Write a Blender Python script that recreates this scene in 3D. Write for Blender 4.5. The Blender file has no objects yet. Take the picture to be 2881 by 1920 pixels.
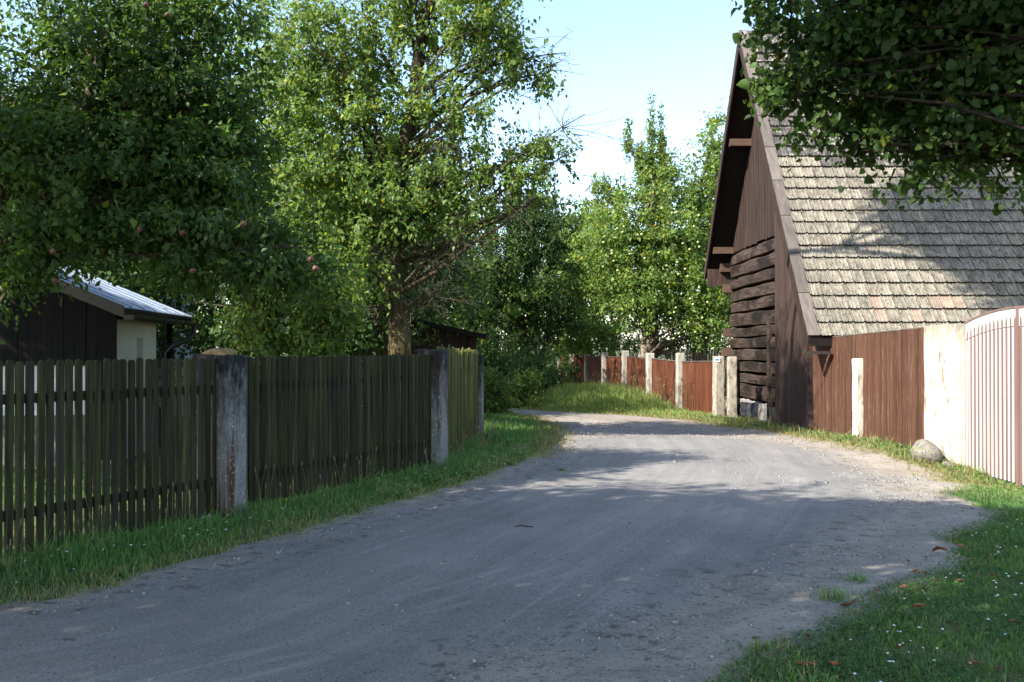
import bpy, math, random
import numpy as np
from mathutils import Vector

S = bpy.context.scene
COL = S.collection
R = math.radians
random.seed(7)
rng = np.random.default_rng(7)

# ------------------------------------------------------------------ camera
cam_d = bpy.data.cameras.new('camera')
cam = bpy.data.objects.new('camera', cam_d)
COL.objects.link(cam)
cam.location = (0, 0, 1.6)
cam.rotation_euler = (R(90.4), 0, 0)
cam_d.lens = 35.0
cam_d.sensor_width = 36.0
cam_d.clip_end = 3000
S.camera = cam

# ------------------------------------------------------------------ sky and sun
SUN_EL = 37.0
SUN_AZ = 52.0                      # degrees left of straight behind the camera
sx, sy = -math.sin(R(SUN_AZ)), -math.cos(R(SUN_AZ))
to_sun = Vector((sx * math.cos(R(SUN_EL)), sy * math.cos(R(SUN_EL)), math.sin(R(SUN_EL))))
w = bpy.data.worlds.new('World')
S.world = w
w.use_nodes = True
wn = w.node_tree
sky = wn.nodes.new('ShaderNodeTexSky')
sky.sky_type = 'NISHITA'
sky.sun_disc = False
sky.sun_elevation = R(SUN_EL)
sky.sun_rotation = math.atan2(sx, sy)
sky.air_density = 1.0
sky.dust_density = 1.0
sky.ozone_density = 1.2
bg = wn.nodes['Background']
bg.inputs['Strength'].default_value = 0.138
wn.links.new(sky.outputs[0], bg.inputs[0])
sd = bpy.data.lights.new('sun', 'SUN')
sd.energy = 4.2
sd.angle = R(0.53)
sd.color = (1.0, 0.93, 0.82)
sun = bpy.data.objects.new('sun', sd)
COL.objects.link(sun)
sun.location = (-20, -10, 30)
sun.rotation_euler = to_sun.to_track_quat('Z', 'Y').to_euler()
S.view_settings.view_transform = 'Standard'
S.view_settings.look = 'None'
S.view_settings.gamma = 1
S.view_settings.use_curve_mapping = False
S.view_settings.exposure = 1.55
S.render.engine = 'CYCLES'
S.cycles.max_bounces = 6
S.cycles.diffuse_bounces = 3
S.cycles.transmission_bounces = 4
S.cycles.use_denoising = True

# ------------------------------------------------------------------ helpers
def tag(o, label=None, cat=None, group=None, kind=None):
    if label: o['label'] = label
    if cat: o['category'] = cat
    if group: o['group'] = group
    if kind: o['kind'] = kind
    return o

def empty(name, loc, label=None, cat=None, group=None, rz=0):
    o = bpy.data.objects.new(name, None)
    o.empty_display_size = 0.2
    COL.objects.link(o)
    o.location = loc
    o.rotation_euler = (0, 0, rz)
    return tag(o, label, cat, group)

def link(name, me, parent=None, loc=(0, 0, 0), rot=(0, 0, 0)):
    o = bpy.data.objects.new(name, me)
    COL.objects.link(o)
    o.location = loc
    o.rotation_euler = rot
    if parent is not None: o.parent = parent
    return o

def fastmesh(name, V, F, mat=None, smooth=False, col=None, cname='tint'):
    V = np.asarray(V, np.float32); F = np.asarray(F, np.int32)
    me = bpy.data.meshes.new(name)
    n, k = F.shape
    me.vertices.add(len(V)); me.vertices.foreach_set('co', V.ravel())
    me.loops.add(n * k); me.loops.foreach_set('vertex_index', F.ravel())
    me.polygons.add(n); me.polygons.foreach_set('loop_start', np.arange(0, n * k, k, dtype=np.int32))
    try: me.polygons.foreach_set('loop_total', np.full(n, k, np.int32))
    except Exception: pass
    if smooth: me.polygons.foreach_set('use_smooth', np.ones(n, bool))
    if mat: me.materials.append(mat)
    if col is not None:
        a = me.attributes.new(cname, 'FLOAT_COLOR', 'POINT')
        c = np.ones((len(V), 4), np.float32); c[:, :3] = col
        a.data.foreach_set('color', c.ravel())
    me.update(calc_edges=True)
    return me

def pmesh(name, V, F, mat=None, smooth=False):
    me = bpy.data.meshes.new(name)
    me.from_pydata([tuple(map(float, v)) for v in V], [], [tuple(f) for f in F])
    if mat: me.materials.append(mat)
    if smooth: me.polygons.foreach_set('use_smooth', [True] * len(me.polygons))
    me.update()
    return me

class MB:
    """collects boxes, prisms and tubes into one mesh (one part)"""
    def __init__(s): s.v = []; s.f = []
    def add(s, V, F):
        b = len(s.v); s.v += [tuple(map(float, p)) for p in V]; s.f += [tuple(i + b for i in f) for f in F]
    def box(s, x0, x1, y0, y1, z0, z1):
        s.add([(x0,y0,z0),(x1,y0,z0),(x1,y1,z0),(x0,y1,z0),(x0,y0,z1),(x1,y0,z1),(x1,y1,z1),(x0,y1,z1)],
              [(3,2,1,0),(4,5,6,7),(0,1,5,4),(1,2,6,5),(2,3,7,6),(3,0,4,7)])
    def obox(s, p, q, wdt, hgt, up=(0, 0, 1)):
        """bar from p to q with the given width and height"""
        p = Vector(p); q = Vector(q); d = (q - p).normalized(); u = Vector(up)
        a = d.cross(u).normalized(); u = a.cross(d).normalized()
        a = a * wdt / 2; u = u * hgt / 2
        V = [p-a-u, p+a-u, p+a+u, p-a+u, q-a-u, q+a-u, q+a+u, q-a+u]
        s.add(V, [(0,1,2,3),(7,6,5,4),(0,4,5,1),(1,5,6,2),(2,6,7,3),(3,7,4,0)])
    def prism(s, pts, axis, a0, a1):
        """polygon (list of 2D) extruded along axis; pts are in the two other axes in order"""
        n = len(pts)
        def mk(p, a):
            if axis == 0: return (a, p[0], p[1])
            if axis == 1: return (p[0], a, p[1])
            return (p[0], p[1], a)
        V = [mk(p, a0) for p in pts] + [mk(p, a1) for p in pts]
        F = [tuple(range(n)), tuple(range(2*n-1, n-1, -1))]
        F += [(i, i + n, (i+1) % n + n, (i+1) % n) for i in range(n)]
        s.add(V, F)
    def tube(s, pts, rad, n=6):
        V, F = tube(np.array(pts, float), np.array(rad, float), n)
        s.add(V, F)
    def mesh(s, name, mat, smooth=False): 
        me = pmesh(name, s.v, s.f, mat, smooth)
        return me
    def obj(s, name, mat, parent=None, loc=(0, 0, 0), smooth=False, rel=True):
        """verts given in world space; moved into the parent's space when the parent is not rotated"""
        V = s.v
        if parent is not None and rel:
            L = parent.location
            V = [(a - L.x, b - L.y, c - L.z) for a, b, c in V]
        me = pmesh(name, V, s.f, mat, smooth)
        import bmesh
        bm = bmesh.new(); bm.from_mesh(me); bmesh.ops.recalc_face_normals(bm, faces=bm.faces); bm.to_mesh(me); bm.free()
        return link(name, me, parent, loc)

def tube(P, r, n=6):
    m = len(P)
    T = np.gradient(P, axis=0)
    T /= np.linalg.norm(T, axis=1)[:, None] + 1e-9
    ref = np.array([0.31, 0.2, 0.93]) if abs(T[0] @ np.array([0.31, 0.2, 0.93])) < 0.9 else np.array([0.9, 0.3, 0.1])
    A = np.cross(T, ref); A /= np.linalg.norm(A, axis=1)[:, None] + 1e-9
    B = np.cross(T, A)
    th = np.arange(n) * 2 * math.pi / n
    V = P[:, None, :] + r[:, None, None] * (np.cos(th)[None, :, None] * A[:, None, :] + np.sin(th)[None, :, None] * B[:, None, :])
    V = V.reshape(-1, 3)
    F = []
    for i in range(m - 1):
        for j in range(n):
            F.append((i*n + j, i*n + (j+1) % n, (i+1)*n + (j+1) % n, (i+1)*n + j))
    return V, F

# ------------------------------------------------------------------ materials
def nmat(name, cols, scale=(5, 5, 5), rough=0.85, bump=0.3, rnd=0.2, over=None, over2=None, zg=None, detail=6, bscale=None, spec=0.2, dist=0.01, rcol=None):
    """noise ramp over cols; over=(colour, scale, lo, hi) stains; zg=(colour, z0, z1, noise) growth that thickens with height"""
    m = bpy.data.materials.new(name); m.use_nodes = True
    nt = m.node_tree; N = nt.nodes; Lk = nt.links.new
    b = N['Principled BSDF']; b.inputs['Roughness'].default_value = rough
    b.inputs['Specular IOR Level'].default_value = spec
    tc = N.new('ShaderNodeTexCoord'); oi = N.new('ShaderNodeObjectInfo')
    off = N.new('ShaderNodeVectorMath'); off.operation = 'MULTIPLY_ADD'
    comb = N.new('ShaderNodeCombineXYZ')
    for i in range(3): Lk(oi.outputs['Random'], comb.inputs[i])
    Lk(comb.outputs[0], off.inputs[0]); off.inputs[1].default_value = (37, 53, 71); Lk(tc.outputs['Object'], off.inputs[2])
    def noise(sc, det=detail, src=None):
        mp = N.new('ShaderNodeMapping'); mp.inputs['Scale'].default_value = sc if not isinstance(sc, (int, float)) else (sc,)*3
        Lk(src or off.outputs[0], mp.inputs[0])
        n = N.new('ShaderNodeTexNoise'); n.inputs['Scale'].default_value = 1; n.inputs['Detail'].default_value = det; n.inputs['Roughness'].default_value = 0.62
        Lk(mp.outputs[0], n.inputs['Vector']); return n.outputs['Fac']
    def ramp(f, stops):
        r = N.new('ShaderNodeValToRGB'); e = r.color_ramp.elements
        while len(e) < len(stops): e.new(0.5)
        for k, (p, c) in enumerate(stops): e[k].position = p; e[k].color = (*c, 1)
        Lk(f, r.inputs[0]); return r.outputs[0]
    def mix(f, a, c):
        x = N.new('ShaderNodeMix'); x.data_type = 'RGBA'
        Lk(f, x.inputs['Factor']); Lk(a, x.inputs['A'])
        if isinstance(c, tuple): x.inputs['B'].default_value = (*c, 1)
        else: Lk(c, x.inputs['B'])
        return x.outputs['Result']
    n1 = noise(scale)
    k = len(cols)
    c = ramp(n1, [(0.3 + 0.4 * i / max(1, k-1), cc) for i, cc in enumerate(cols)])
    if rcol:     # a share of the pieces has another colour
        lt = N.new('ShaderNodeMath'); lt.operation = 'LESS_THAN'; Lk(oi.outputs['Random'], lt.inputs[0]); lt.inputs[1].default_value = rcol[1]
        sc_ = N.new('ShaderNodeMath'); sc_.operation = 'MULTIPLY'; Lk(lt.outputs[0], sc_.inputs[0]); sc_.inputs[1].default_value = rcol[2]
        c = mix(sc_.outputs[0], c, rcol[0])
    for ov in (over, over2):
        if ov:
            f = ramp(noise(ov[1]), [(ov[2], (0, 0, 0)), (ov[3], (1, 1, 1))])
            c = mix(f, c, ov[0])
    if zg:
        sp = N.new('ShaderNodeSeparateXYZ'); Lk(tc.outputs['Object'], sp.inputs[0])
        mr = N.new('ShaderNodeMapRange'); mr.inputs['From Min'].default_value = zg[1]; mr.inputs['From Max'].default_value = zg[2]
        Lk(sp.outputs['Z'], mr.inputs['Value'])
        nz = noise((16, 16, 7), 9)
        ad = N.new('ShaderNodeMath'); ad.operation = 'MULTIPLY_ADD'; ad.inputs[1].default_value = zg[3]; Lk(nz, ad.inputs[0])
        sb = N.new('ShaderNodeMath'); sb.operation = 'SUBTRACT'; Lk(mr.outputs[0], sb.inputs[0]); sb.inputs[1].default_value = zg[3] / 2
        Lk(sb.outputs[0], ad.inputs[2])
        cl = N.new('ShaderNodeClamp'); Lk(ad.outputs[0], cl.inputs[0])
        c = mix(cl.outputs[0], c, zg[0])
    if rnd:
        hsv = N.new('ShaderNodeHueSaturation'); mr = N.new('ShaderNodeMapRange')
        mr.inputs['To Min'].default_value = 1 - rnd; mr.inputs['To Max'].default_value = 1 + rnd
        Lk(oi.outputs['Random'], mr.inputs['Value']); Lk(mr.outputs[0], hsv.inputs['Value']); Lk(c, hsv.inputs['Color']); c = hsv.outputs[0]
    Lk(c, b.inputs['Base Color'])
    if bump:
        bp = N.new('ShaderNodeBump'); bp.inputs['Strength'].default_value = bump; bp.inputs['Distance'].default_value = dist
        Lk(noise(bscale or scale, 8), bp.inputs['Height']); Lk(bp.outputs[0], b.inputs['Normal'])
    return m

def leafmat(name, base, trans, tfac=0.4, rough=0.45, spec=0.35):
    m = bpy.data.materials.new(name); m.use_nodes = True
    nt = m.node_tree; N = nt.nodes; Lk = nt.links.new
    b = N['Principled BSDF']; b.inputs['Roughness'].default_value = rough; b.inputs['Specular IOR Level'].default_value = spec
    at = N.new('ShaderNodeAttribute'); at.attribute_name = 'tint'
    def mul(c):
        x = N.new('ShaderNodeMix'); x.data_type = 'RGBA'; x.blend_type = 'MULTIPLY'; x.inputs['Factor'].default_value = 1
        Lk(at.outputs['Color'], x.inputs['A']); x.inputs['B'].default_value = (*c, 1); return x.outputs['Result']
    Lk(mul(base), b.inputs['Base Color'])
    t = N.new('ShaderNodeBsdfTranslucent'); Lk(mul(trans), t.inputs['Color'])
    ms = N.new('ShaderNodeMixShader'); ms.inputs[0].default_value = tfac
    Lk(b.outputs[0], ms.inputs[1]); Lk(t.outputs[0], ms.inputs[2])
    Lk(ms.outputs[0], N['Material Output'].inputs['Surface'])
    return m

M = {}
M['picket'] = nmat('mossy picket wood', [(.009,.008,.006), (.034,.033,.014), (.064,.072,.022)], (34, 34, 1.4), rnd=.42, bump=.5, bscale=(60, 60, 3), over=((.04,.034,.028), (9, 9, 1.2), .52, .7))
M['picket_green'] = nmat('yellow green picket wood', [(.03,.028,.012), (.075,.082,.02), (.12,.125,.035)], (24, 24, 1.6), rnd=.35, bump=.5, bscale=(60, 60, 3))  # lighter and greener than the nearer panels
M['rail'] = nmat('old fence rail wood', [(.02,.018,.012), (.04,.038,.022)], (3, 3, 20), rnd=.2)
M['concrete'] = nmat('lichened concrete', [(.17,.17,.165), (.27,.265,.25)], 18, rough=.95, bump=.6, bscale=60, over=((.1,.045,.025), (9, 9, .5), .53, .63), zg=((.02,.02,.022), .7, 1.5, 2.2), over2=((.42,.43,.39), 34, .61, .64), rnd=.1)
M['moss'] = nmat('dry moss', [(.1,.06,.02), (.28,.2,.09), (.4,.33,.2)], 22, rough=1, bump=1, rnd=.1)
M['paint_post'] = nmat('pale limewashed concrete', [(.3,.285,.25), (.42,.405,.36)], 9, rough=.95, bump=.5, bscale=50, over=((.17,.16,.135), (14, 14, 3), .55, .68), rnd=.15)
M['grey_post'] = nmat('grey weathered concrete', [(.14,.12,.1), (.3,.27,.22), (.42,.38,.32)], (9, 9, 5), rough=.95, bump=.6, bscale=60, rnd=.1)
M['red_slat'] = nmat('red brown stained slats', [(.065,.021,.01), (.11,.036,.017), (.155,.06,.032)], (2, 2, .8), rnd=.12, bump=.4, bscale=(50, 50, 2), over=((.05,.02,.012), (40, 40, 1.0), .55, .7))
M['brown_board'] = nmat('brown stained boards', [(.05,.022,.013), (.078,.037,.023), (.1,.052,.034)], (18, 18, .9), rnd=.2, bump=.3, bscale=(50, 50, 2), over=((.17,.115,.09), (80, 80, 2.2), .57, .66))
M['plaster'] = nmat('white lime plaster', [(.46,.43,.36), (.56,.53,.46)], 3, rough=.95, bump=.6, bscale=22, over=((.2,.17,.125), (5, 5, 1.6), .56, .68), over2=((.22,.19,.14), (9, 9, 5), .6, .66), rnd=0, zg=((.24,.21,.16), 1.5, 2.1, 1.5))
M['gate_white'] = nmat('white gate paint', [(.46,.46,.47), (.52,.52,.53)], (8, 8, 1), rough=.45, bump=.05, rnd=.05)
M['gate_brown'] = nmat('brown gate paint', [(.15,.1,.085), (.2,.135,.12)], (8, 8, 1), rough=.45, bump=.1, rnd=.1)
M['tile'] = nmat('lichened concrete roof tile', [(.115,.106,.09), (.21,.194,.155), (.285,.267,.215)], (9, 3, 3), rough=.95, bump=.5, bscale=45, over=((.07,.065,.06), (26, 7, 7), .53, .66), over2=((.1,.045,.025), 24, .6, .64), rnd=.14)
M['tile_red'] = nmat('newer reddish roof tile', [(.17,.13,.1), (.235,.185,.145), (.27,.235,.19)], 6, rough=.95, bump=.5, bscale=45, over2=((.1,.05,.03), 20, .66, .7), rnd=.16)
M['tile_mass'] = nmat('lichened roof tiles with painted shade', [(.05,.047,.045), (.095,.09,.082), (.155,.147,.13)], (9, 3, 3), rough=.95, bump=.5, bscale=45, over=((.05,.046,.044), (22, 6, 6), .47, .6), over2=((.25,.23,.2), (4, 5, 5), .56, .62), rnd=0)  # upper tiles: lichen grey, darkened further to deepen the roof shadow
M['verge'] = nmat('grey verge board', [(.08,.068,.06), (.15,.13,.115)], (12, 2, 2), rnd=.2, bump=.5, bscale=(40, 6, 6))
M['barn_board'] = nmat('old dark red brown boards', [(.012,.008,.007), (.03,.02,.017), (.06,.04,.033)], (22, 22, 1.1), rnd=.22, bump=.5, bscale=(60, 60, 2), over=((.1,.045,.025), (30, 30, .9), .56, .68))
M['wing_board'] = nmat('faded purple brown boards', [(.028,.017,.014), (.052,.033,.028), (.075,.05,.043)], (22, 22, .9), rnd=.14, bump=.35, bscale=(60, 60, 2))
M['log'] = nmat('dark hewn logs', [(.016,.011,.009), (.05,.035,.028), (.1,.072,.058)], (20, 1.6, 30), rnd=.25, bump=1.0, bscale=(24, 2.2, 44), dist=.03, over=((.014,.01,.008), (1.2, .6, 1.2), .5, .6))
M['dark_wood'] = nmat('dark timber with painted shade', [(.006,.0045,.004), (.014,.01,.008)], (16, 3, 16), rnd=.15, bump=.4)  # dark timber, near black to paint in shade under roofs and between logs
M['purlin'] = nmat('brown squared timber', [(.05,.03,.022), (.11,.07,.05)], (3, 30, 30), rnd=.1, bump=.5)
M['stone'] = nmat('whitewashed foundation stone', [(.16,.15,.145), (.33,.32,.31), (.5,.49,.47)], (4, 4, 3), rough=.95, bump=.9, bscale=12, over=((.06,.055,.05), (5, 5, .8), .52, .64), rnd=.15)
M['boulder'] = nmat('granite boulder', [(.12,.115,.1), (.24,.23,.2)], 16, rough=.95, bump=1, bscale=14, over=((.06,.06,.055), 40, .54, .6), over2=((.2,.18,.05), 7, .55, .62), rnd=0)
M['shed_board'] = nmat('black stained shed boards', [(.004,.004,.005), (.009,.009,.01)], (20, 20, 1), rnd=.2, bump=.3, bscale=(50, 50, 2))
M['shed_wall'] = nmat('cream plaster', [(.48,.45,.36), (.58,.55,.45)], 3, rough=.95, bump=.3, bscale=25, rnd=0)
M['band'] = nmat('white painted boards', [(.5,.53,.58), (.62,.65,.7)], (2, 2, 8), rough=.7, bump=.1, rnd=.06)
M['rubble'] = nmat('grey rubble plinth', [(.05,.05,.045), (.14,.135,.125)], 9, rough=1, bump=1, bscale=14, rnd=.2)
M['metal_roof'] = nmat('pale blue grey sheet metal', [(.28,.34,.43), (.4,.46,.55)], (1.2, 14, 3), rough=.38, bump=.08, rnd=0, over=((.12,.14,.17), (2, 26, 4), .64, .7), spec=.5)
M['dark_metal'] = nmat('dark brown metal', [(.02,.015,.013), (.04,.03,.026)], 8, rough=.45, bump=.05, rnd=0, spec=.5)
M['rust_door'] = nmat('rusty brown sheet', [(.07,.035,.026), (.13,.07,.055)], (6, 6, 1.5), rnd=.15, bump=.3)
M['cottage'] = nmat('white cottage render', [(.6,.62,.64), (.7,.72,.74)], 2, bump=.2, rnd=0)
M['roof_dark'] = nmat('dark cottage roof', [(.04,.03,.026), (.09,.06,.05)], (4, 4, 4), rnd=0)
M['glass'] = nmat('dark window glass', [(.01,.012,.015), (.02,.025,.03)], 1, rough=.08, bump=0, rnd=0, spec=.6)
M['bark'] = nmat('tree bark', [(.025,.02,.015), (.065,.052,.038), (.11,.092,.066)], (14, 14, 3), rnd=.1, bump=1, bscale=(30, 30, 5), dist=.03)
M['bark_dark'] = nmat('dark linden bark', [(.012,.01,.008), (.03,.024,.018), (.05,.042,.032)], (14, 14, 3), rnd=.1, bump=1, bscale=(30, 30, 5), dist=.03)
M['bark_moss'] = nmat('mossy yellow bark', [(.03,.024,.014), (.075,.058,.026), (.14,.115,.05)], (14, 14, 3), rnd=.1, bump=1, bscale=(30, 30, 5), dist=.03, zg=((.05,.04,.028), 2.2, 4.2, .6))
M['bark_pale'] = nmat('pale apple bark', [(.06,.05,.04), (.16,.13,.1), (.26,.22,.18)], (9, 9, 2), rnd=.1, bump=1, bscale=(20, 20, 4), dist=.03)
M['twig'] = nmat('bare lichened twigs', [(.05,.043,.03), (.13,.115,.075)], 12, rnd=.1, bump=0)
M['apple'] = nmat('ripening apple', [(.13,.12,.05), (.15,.05,.045), (.11,.02,.03)], 7, rough=.35, bump=0, rnd=.2, spec=.5)
M['dry_leaf'] = nmat('dry fallen leaf', [(.1,.04,.02), (.2,.09,.045), (.28,.15,.08)], 30, rnd=.35, bump=.5, bscale=60)
M['straw'] = nmat('dry plant stems', [(.12,.1,.05), (.26,.22,.12)], 20, rnd=.1, bump=0)
M['petal'] = nmat('white petals', [(.7,.7,.68), (.8,.8,.78)], 20, rnd=.1, bump=0)
M['pebble'] = nmat('road pebbles', [(.05,.05,.055), (.2,.19,.18), (.5,.49,.47)], 55, rough=.9, bump=.3, rnd=0)
M['blue'] = nmat('blue paint', [(.01,.12,.42), (.015,.15,.48)], 20, rough=.4, bump=0, rnd=0)
M['sign_white'] = nmat('white paint', [(.74,.74,.74), (.8,.8,.8)], 20, rough=.4, bump=0, rnd=0)
M['grass'] = leafmat('grass blades', (1, 1, 1), (1.5, 1.6, .8), .35, .6, .2)
M['leaf_apple'] = leafmat('apple leaves', (.05, .098, .026), (.17, .29, .035), .36, .5, .28)
M['leaf_pear'] = leafmat('pear leaves', (.092, .152, .036), (.3, .42, .05), .38, .5, .28)
M['leaf_linden'] = leafmat('linden leaves', (.04, .075, .02), (.16, .26, .03), .3, .5, .22)
M['leaf_dark'] = leafmat('dark woodland leaves', (.042, .08, .024), (.12, .2, .03), .33, .55, .2)
M['leaf_light'] = leafmat('light orchard leaves', (.1, .165, .04), (.33, .45, .06), .38, .5, .28)

# ------------------------------------------------------------------ terrain
CP = np.array([(0,0,0),(-4,5,0),(4,5,0),(0,10,0),(-3,9,0),(4,9,-.02),(-1,13,0),(3,13,-.06),(-.6,18,-.05),(3,17,-.1),
    (7.2,17.2,-.17),(7.0,18.5,-.16),(7.3,16,-.33),(7.3,14.5,-.42),(7.3,12.5,-.42),(9,14,-.42),(6.5,21.5,-.22),(6.5,24,-.31),(6.9,27,-.43),(6.9,30.5,-.36),
    (5.6,27,-.27),(4.8,33.5,-.28),(3.85,40.6,-.28),(2,30,-.25),(0,29,-.25),(2,25,-.2),(-4,14,0),(-8,14,0),(-3,20,0),(0,50,-.3),(5.3,12.5,-.14),(8,8,-.1),
    (-14,20,0),(14,24,-.3),(14,40,-.3),(-10,40,-.2),(3.2,34,-.18)])
def gz(x, y):
    x = np.asarray(x, float); y = np.asarray(y, float)
    sh = x.shape; x = x.ravel(); y = y.ravel()
    out = np.empty_like(x)
    for i in range(0, len(x), 50000):
        d = (x[i:i+50000, None] - CP[None, :, 0])**2 + (y[i:i+50000, None] - CP[None, :, 1])**2
        wgt = 1 / (d + .5)**2
        out[i:i+50000] = (wgt * CP[None, :, 2]).sum(1) / wgt.sum(1)
    return out.reshape(sh)
def g1(x, y): return float(gz(np.array([x]), np.array([y]))[0])
def PG(u, v):
    """ground point of a pixel of the 2353 x 1568 measuring frame"""
    z = 0.0
    for _ in range(6):
        Y = (1.6 - z) * 2288 / (v - 800); X = (u - 1176.5) / 2288 * Y
        z = g1(X, Y)
    return (X, Y)
def PD(u, v, Y):
    """point of that frame at distance Y"""
    return np.array([(u - 1176.5) / 2288 * Y, Y, 1.6 + (800 - v) / 2288 * Y])

left_edge = [(-9, 1.0), (-5.2, 3.9)] + [PG(*p) for p in [(0,1424),(200,1390),(400,1333),(650,1254),(850,1193),(1000,1148),(1150,1103),(1250,1062),(1297,1024),(1302,1000),(1285,980),(1238,962),(1185,950)]] + [(-2.5, 29.2), (-8, 31)]
right_edge = [(-8, 32.6), (-2.5, 31.0)] + [PG(*p) for p in [(1190,942),(1260,948),(1330,951),(1420,955),(1560,966),(1700,986),(1850,1012),(1990,1043),(2110,1084),(2190,1112),(2105,1130),(2170,1150),(2225,1172),(2190,1203),(2085,1226),(2120,1270),(2128,1292),(2020,1328),(1960,1347),(1880,1393),(1800,1440),(1665,1493),(1590,1540),(1530,1580)]] + [(1.0, 3.0), (1.2, 0), (1.0, -8), (-9, -8)]
road_poly = np.array(left_edge + right_edge)
asph_poly = np.array([(-9, .8), (-5.2, 3.7)] + [PG(*p) for p in [(0,1412),(200,1382),(400,1328),(650,1253),(850,1202),(1000,1157),(1150,1111),(1250,1070),(1300,1030),(1312,1010),(1500,1003),(1700,1011),(1850,1031),(1950,1060),(2020,1100),(2070,1150),(1990,1200),(1870,1260),(1800,1310),(1700,1360),(1500,1430),(1300,1500),(1100,1560)]] + [(-.2, 3.6), (-.4, 0), (-.5, -8), (-9, -8)])
def inpoly(x, y, P):
    c = np.zeros(x.shape, bool)
    n = len(P)
    for i in range(n):
        x0, y0 = P[i]; x1, y1 = P[(i+1) % n]
        t = ((y0 > y) != (y1 > y))
        with np.errstate(divide='ignore', invalid='ignore'):
            c ^= t & (x < (x1 - x0) * (y - y0) / (y1 - y0 + 1e-12) + x0)
    return c
def dline(x, y, P, closed=False):
    d = np.full(x.shape, 1e9)
    n = len(P)
    for i in range(n if closed else n - 1):
        x0, y0 = P[i]; x1, y1 = P[(i+1) % n]
        dx, dy = x1 - x0, y1 - y0
        t = np.clip(((x - x0) * dx + (y - y0) * dy) / (dx*dx + dy*dy + 1e-12), 0, 1)
        d = np.minimum(d, np.hypot(x - x0 - t*dx, y - y0 - t*dy))
    return d
def sdist(x, y, P): return np.where(inpoly(x, y, P), 1, -1) * dline(x, y, P, True)
def wob(x, y, s=1.0, k=0):
    return (np.sin(x*3.1*s + 1.7 + k) * np.cos(y*2.7*s + .4 + k) + .6*np.sin(x*7.3*s + y*5.1*s + k) + .4*np.cos(x*13.7*s - y*11.9*s + 2*k)) / 2
# far part of ground, near part finer, all one sheet
def grid_ax(lo, hi, fine_lo, fine_hi, f):
    a = list(np.arange(fine_lo, fine_hi + 1e-6, f))
    x = fine_hi; st = f
    while x < hi: st *= 1.35; x += st; a.append(x)
    x = fine_lo; st = f; pre = []
    while x > lo: st *= 1.35; x -= st; pre.append(x)
    return np.array(pre[::-1] + a)
gx = grid_ax(-900, 900, -12, 14, .4); gy = grid_ax(-300, 1500, -8, 46, .4)
X, Y = np.meshgrid(gx, gy)
Z = gz(X, Y)
V = np.stack([X, Y, Z], -1).reshape(-1, 3)
nx, ny = len(gx), len(gy)
I = np.arange((nx-1)*(ny-1)); r_, c_ = I // (nx-1), I % (nx-1); b0 = r_*nx + c_
F = np.stack([b0, b0+1, b0+nx+1, b0+nx], 1)
M['ground'] = nmat('soil and short turf', [(.07,.075,.035), (.13,.12,.07), (.2,.175,.12)], 2.6, rough=1, bump=.8, bscale=22, over=((.07,.1,.03), .5, .45, .58), over2=((.05,.04,.03), 14, .56, .64), rnd=0)
tag(link('ground', fastmesh('ground', V, F, M['ground'], True)), 'soil and turf under the grass and trees', None, None, 'structure')

# road sheet: cells inside the road outline
st = .055
rx, ry = np.meshgrid(np.arange(-9, 8, st), np.arange(-3, 34, st))
cx, cy = rx[:-1, :-1] + st/2, ry[:-1, :-1] + st/2
keep = (sdist(cx, cy, road_poly) + .10 * wob(cx, cy, 1.6) > -.62).ravel()
nX, nY = rx.shape[1], rx.shape[0]
I = np.arange((nX-1)*(nY-1)); r_, c_ = I // (nX-1), I % (nX-1); b0 = (r_*nX + c_)[keep]
F = np.stack([b0, b0+1, b0+nX+1, b0+nX], 1)
used = np.unique(F); remap = np.zeros(nX*nY, np.int64); remap[used] = np.arange(len(used))
vx, vy = rx.ravel()[used], ry.ravel()[used]
asph = sdist(vx, vy, asph_poly)
dl = dline(vx, vy, left_edge)
al = .75*vx + .66*vy
hz = .012*wob(vx, vy, .5) * np.clip(-asph*3 + .3, 0, 1) + .006
rim = sdist(vx, vy, road_poly) + .10 * wob(vx, vy, 1.6)
V = np.stack([vx, vy, gz(vx, vy) + np.clip(.012 + (rim + .26)*.2, -.03, .016) + hz*np.clip((rim + .24)*6, 0, 1)], 1)
me = fastmesh('road', V, remap[F], None, True)
for nm, arr in (('asph', asph), ('dl', dl), ('along', al)):
    a = me.attributes.new(nm, 'FLOAT', 'POINT'); a.data.foreach_set('value', arr.astype(np.float32))
def circ(p, q, t):
    (ax_, ay_), (bx_, by_), (cx_, cy_) = p, q, t
    d_ = 2*(ax_*(by_-cy_) + bx_*(cy_-ay_) + cx_*(ay_-by_))
    ux = ((ax_**2+ay_**2)*(by_-cy_) + (bx_**2+by_**2)*(cy_-ay_) + (cx_**2+cy_**2)*(ay_-by_))/d_
    uy = ((ax_**2+ay_**2)*(cx_-bx_) + (bx_**2+by_**2)*(ax_-cx_) + (cx_**2+cy_**2)*(bx_-ax_))/d_
    return (ux, uy, math.hypot(ax_-ux, ay_-uy))
a0_ = circ(PG(1640, 1085), PG(1685, 1140), PG(1610, 1225)); a1_ = circ(PG(1500, 1120), PG(1560, 1090), PG(1640, 1085))
ARCS = [a0_, (a0_[0], a0_[1], a0_[2] + .16), (a0_[0], a0_[1], a0_[2] - .2), a1_, circ(PG(1100, 1330), PG(1500, 1210), PG(1800, 1120)), circ(PG(900, 1420), PG(1400, 1270), PG(1780, 1150))]
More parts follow.
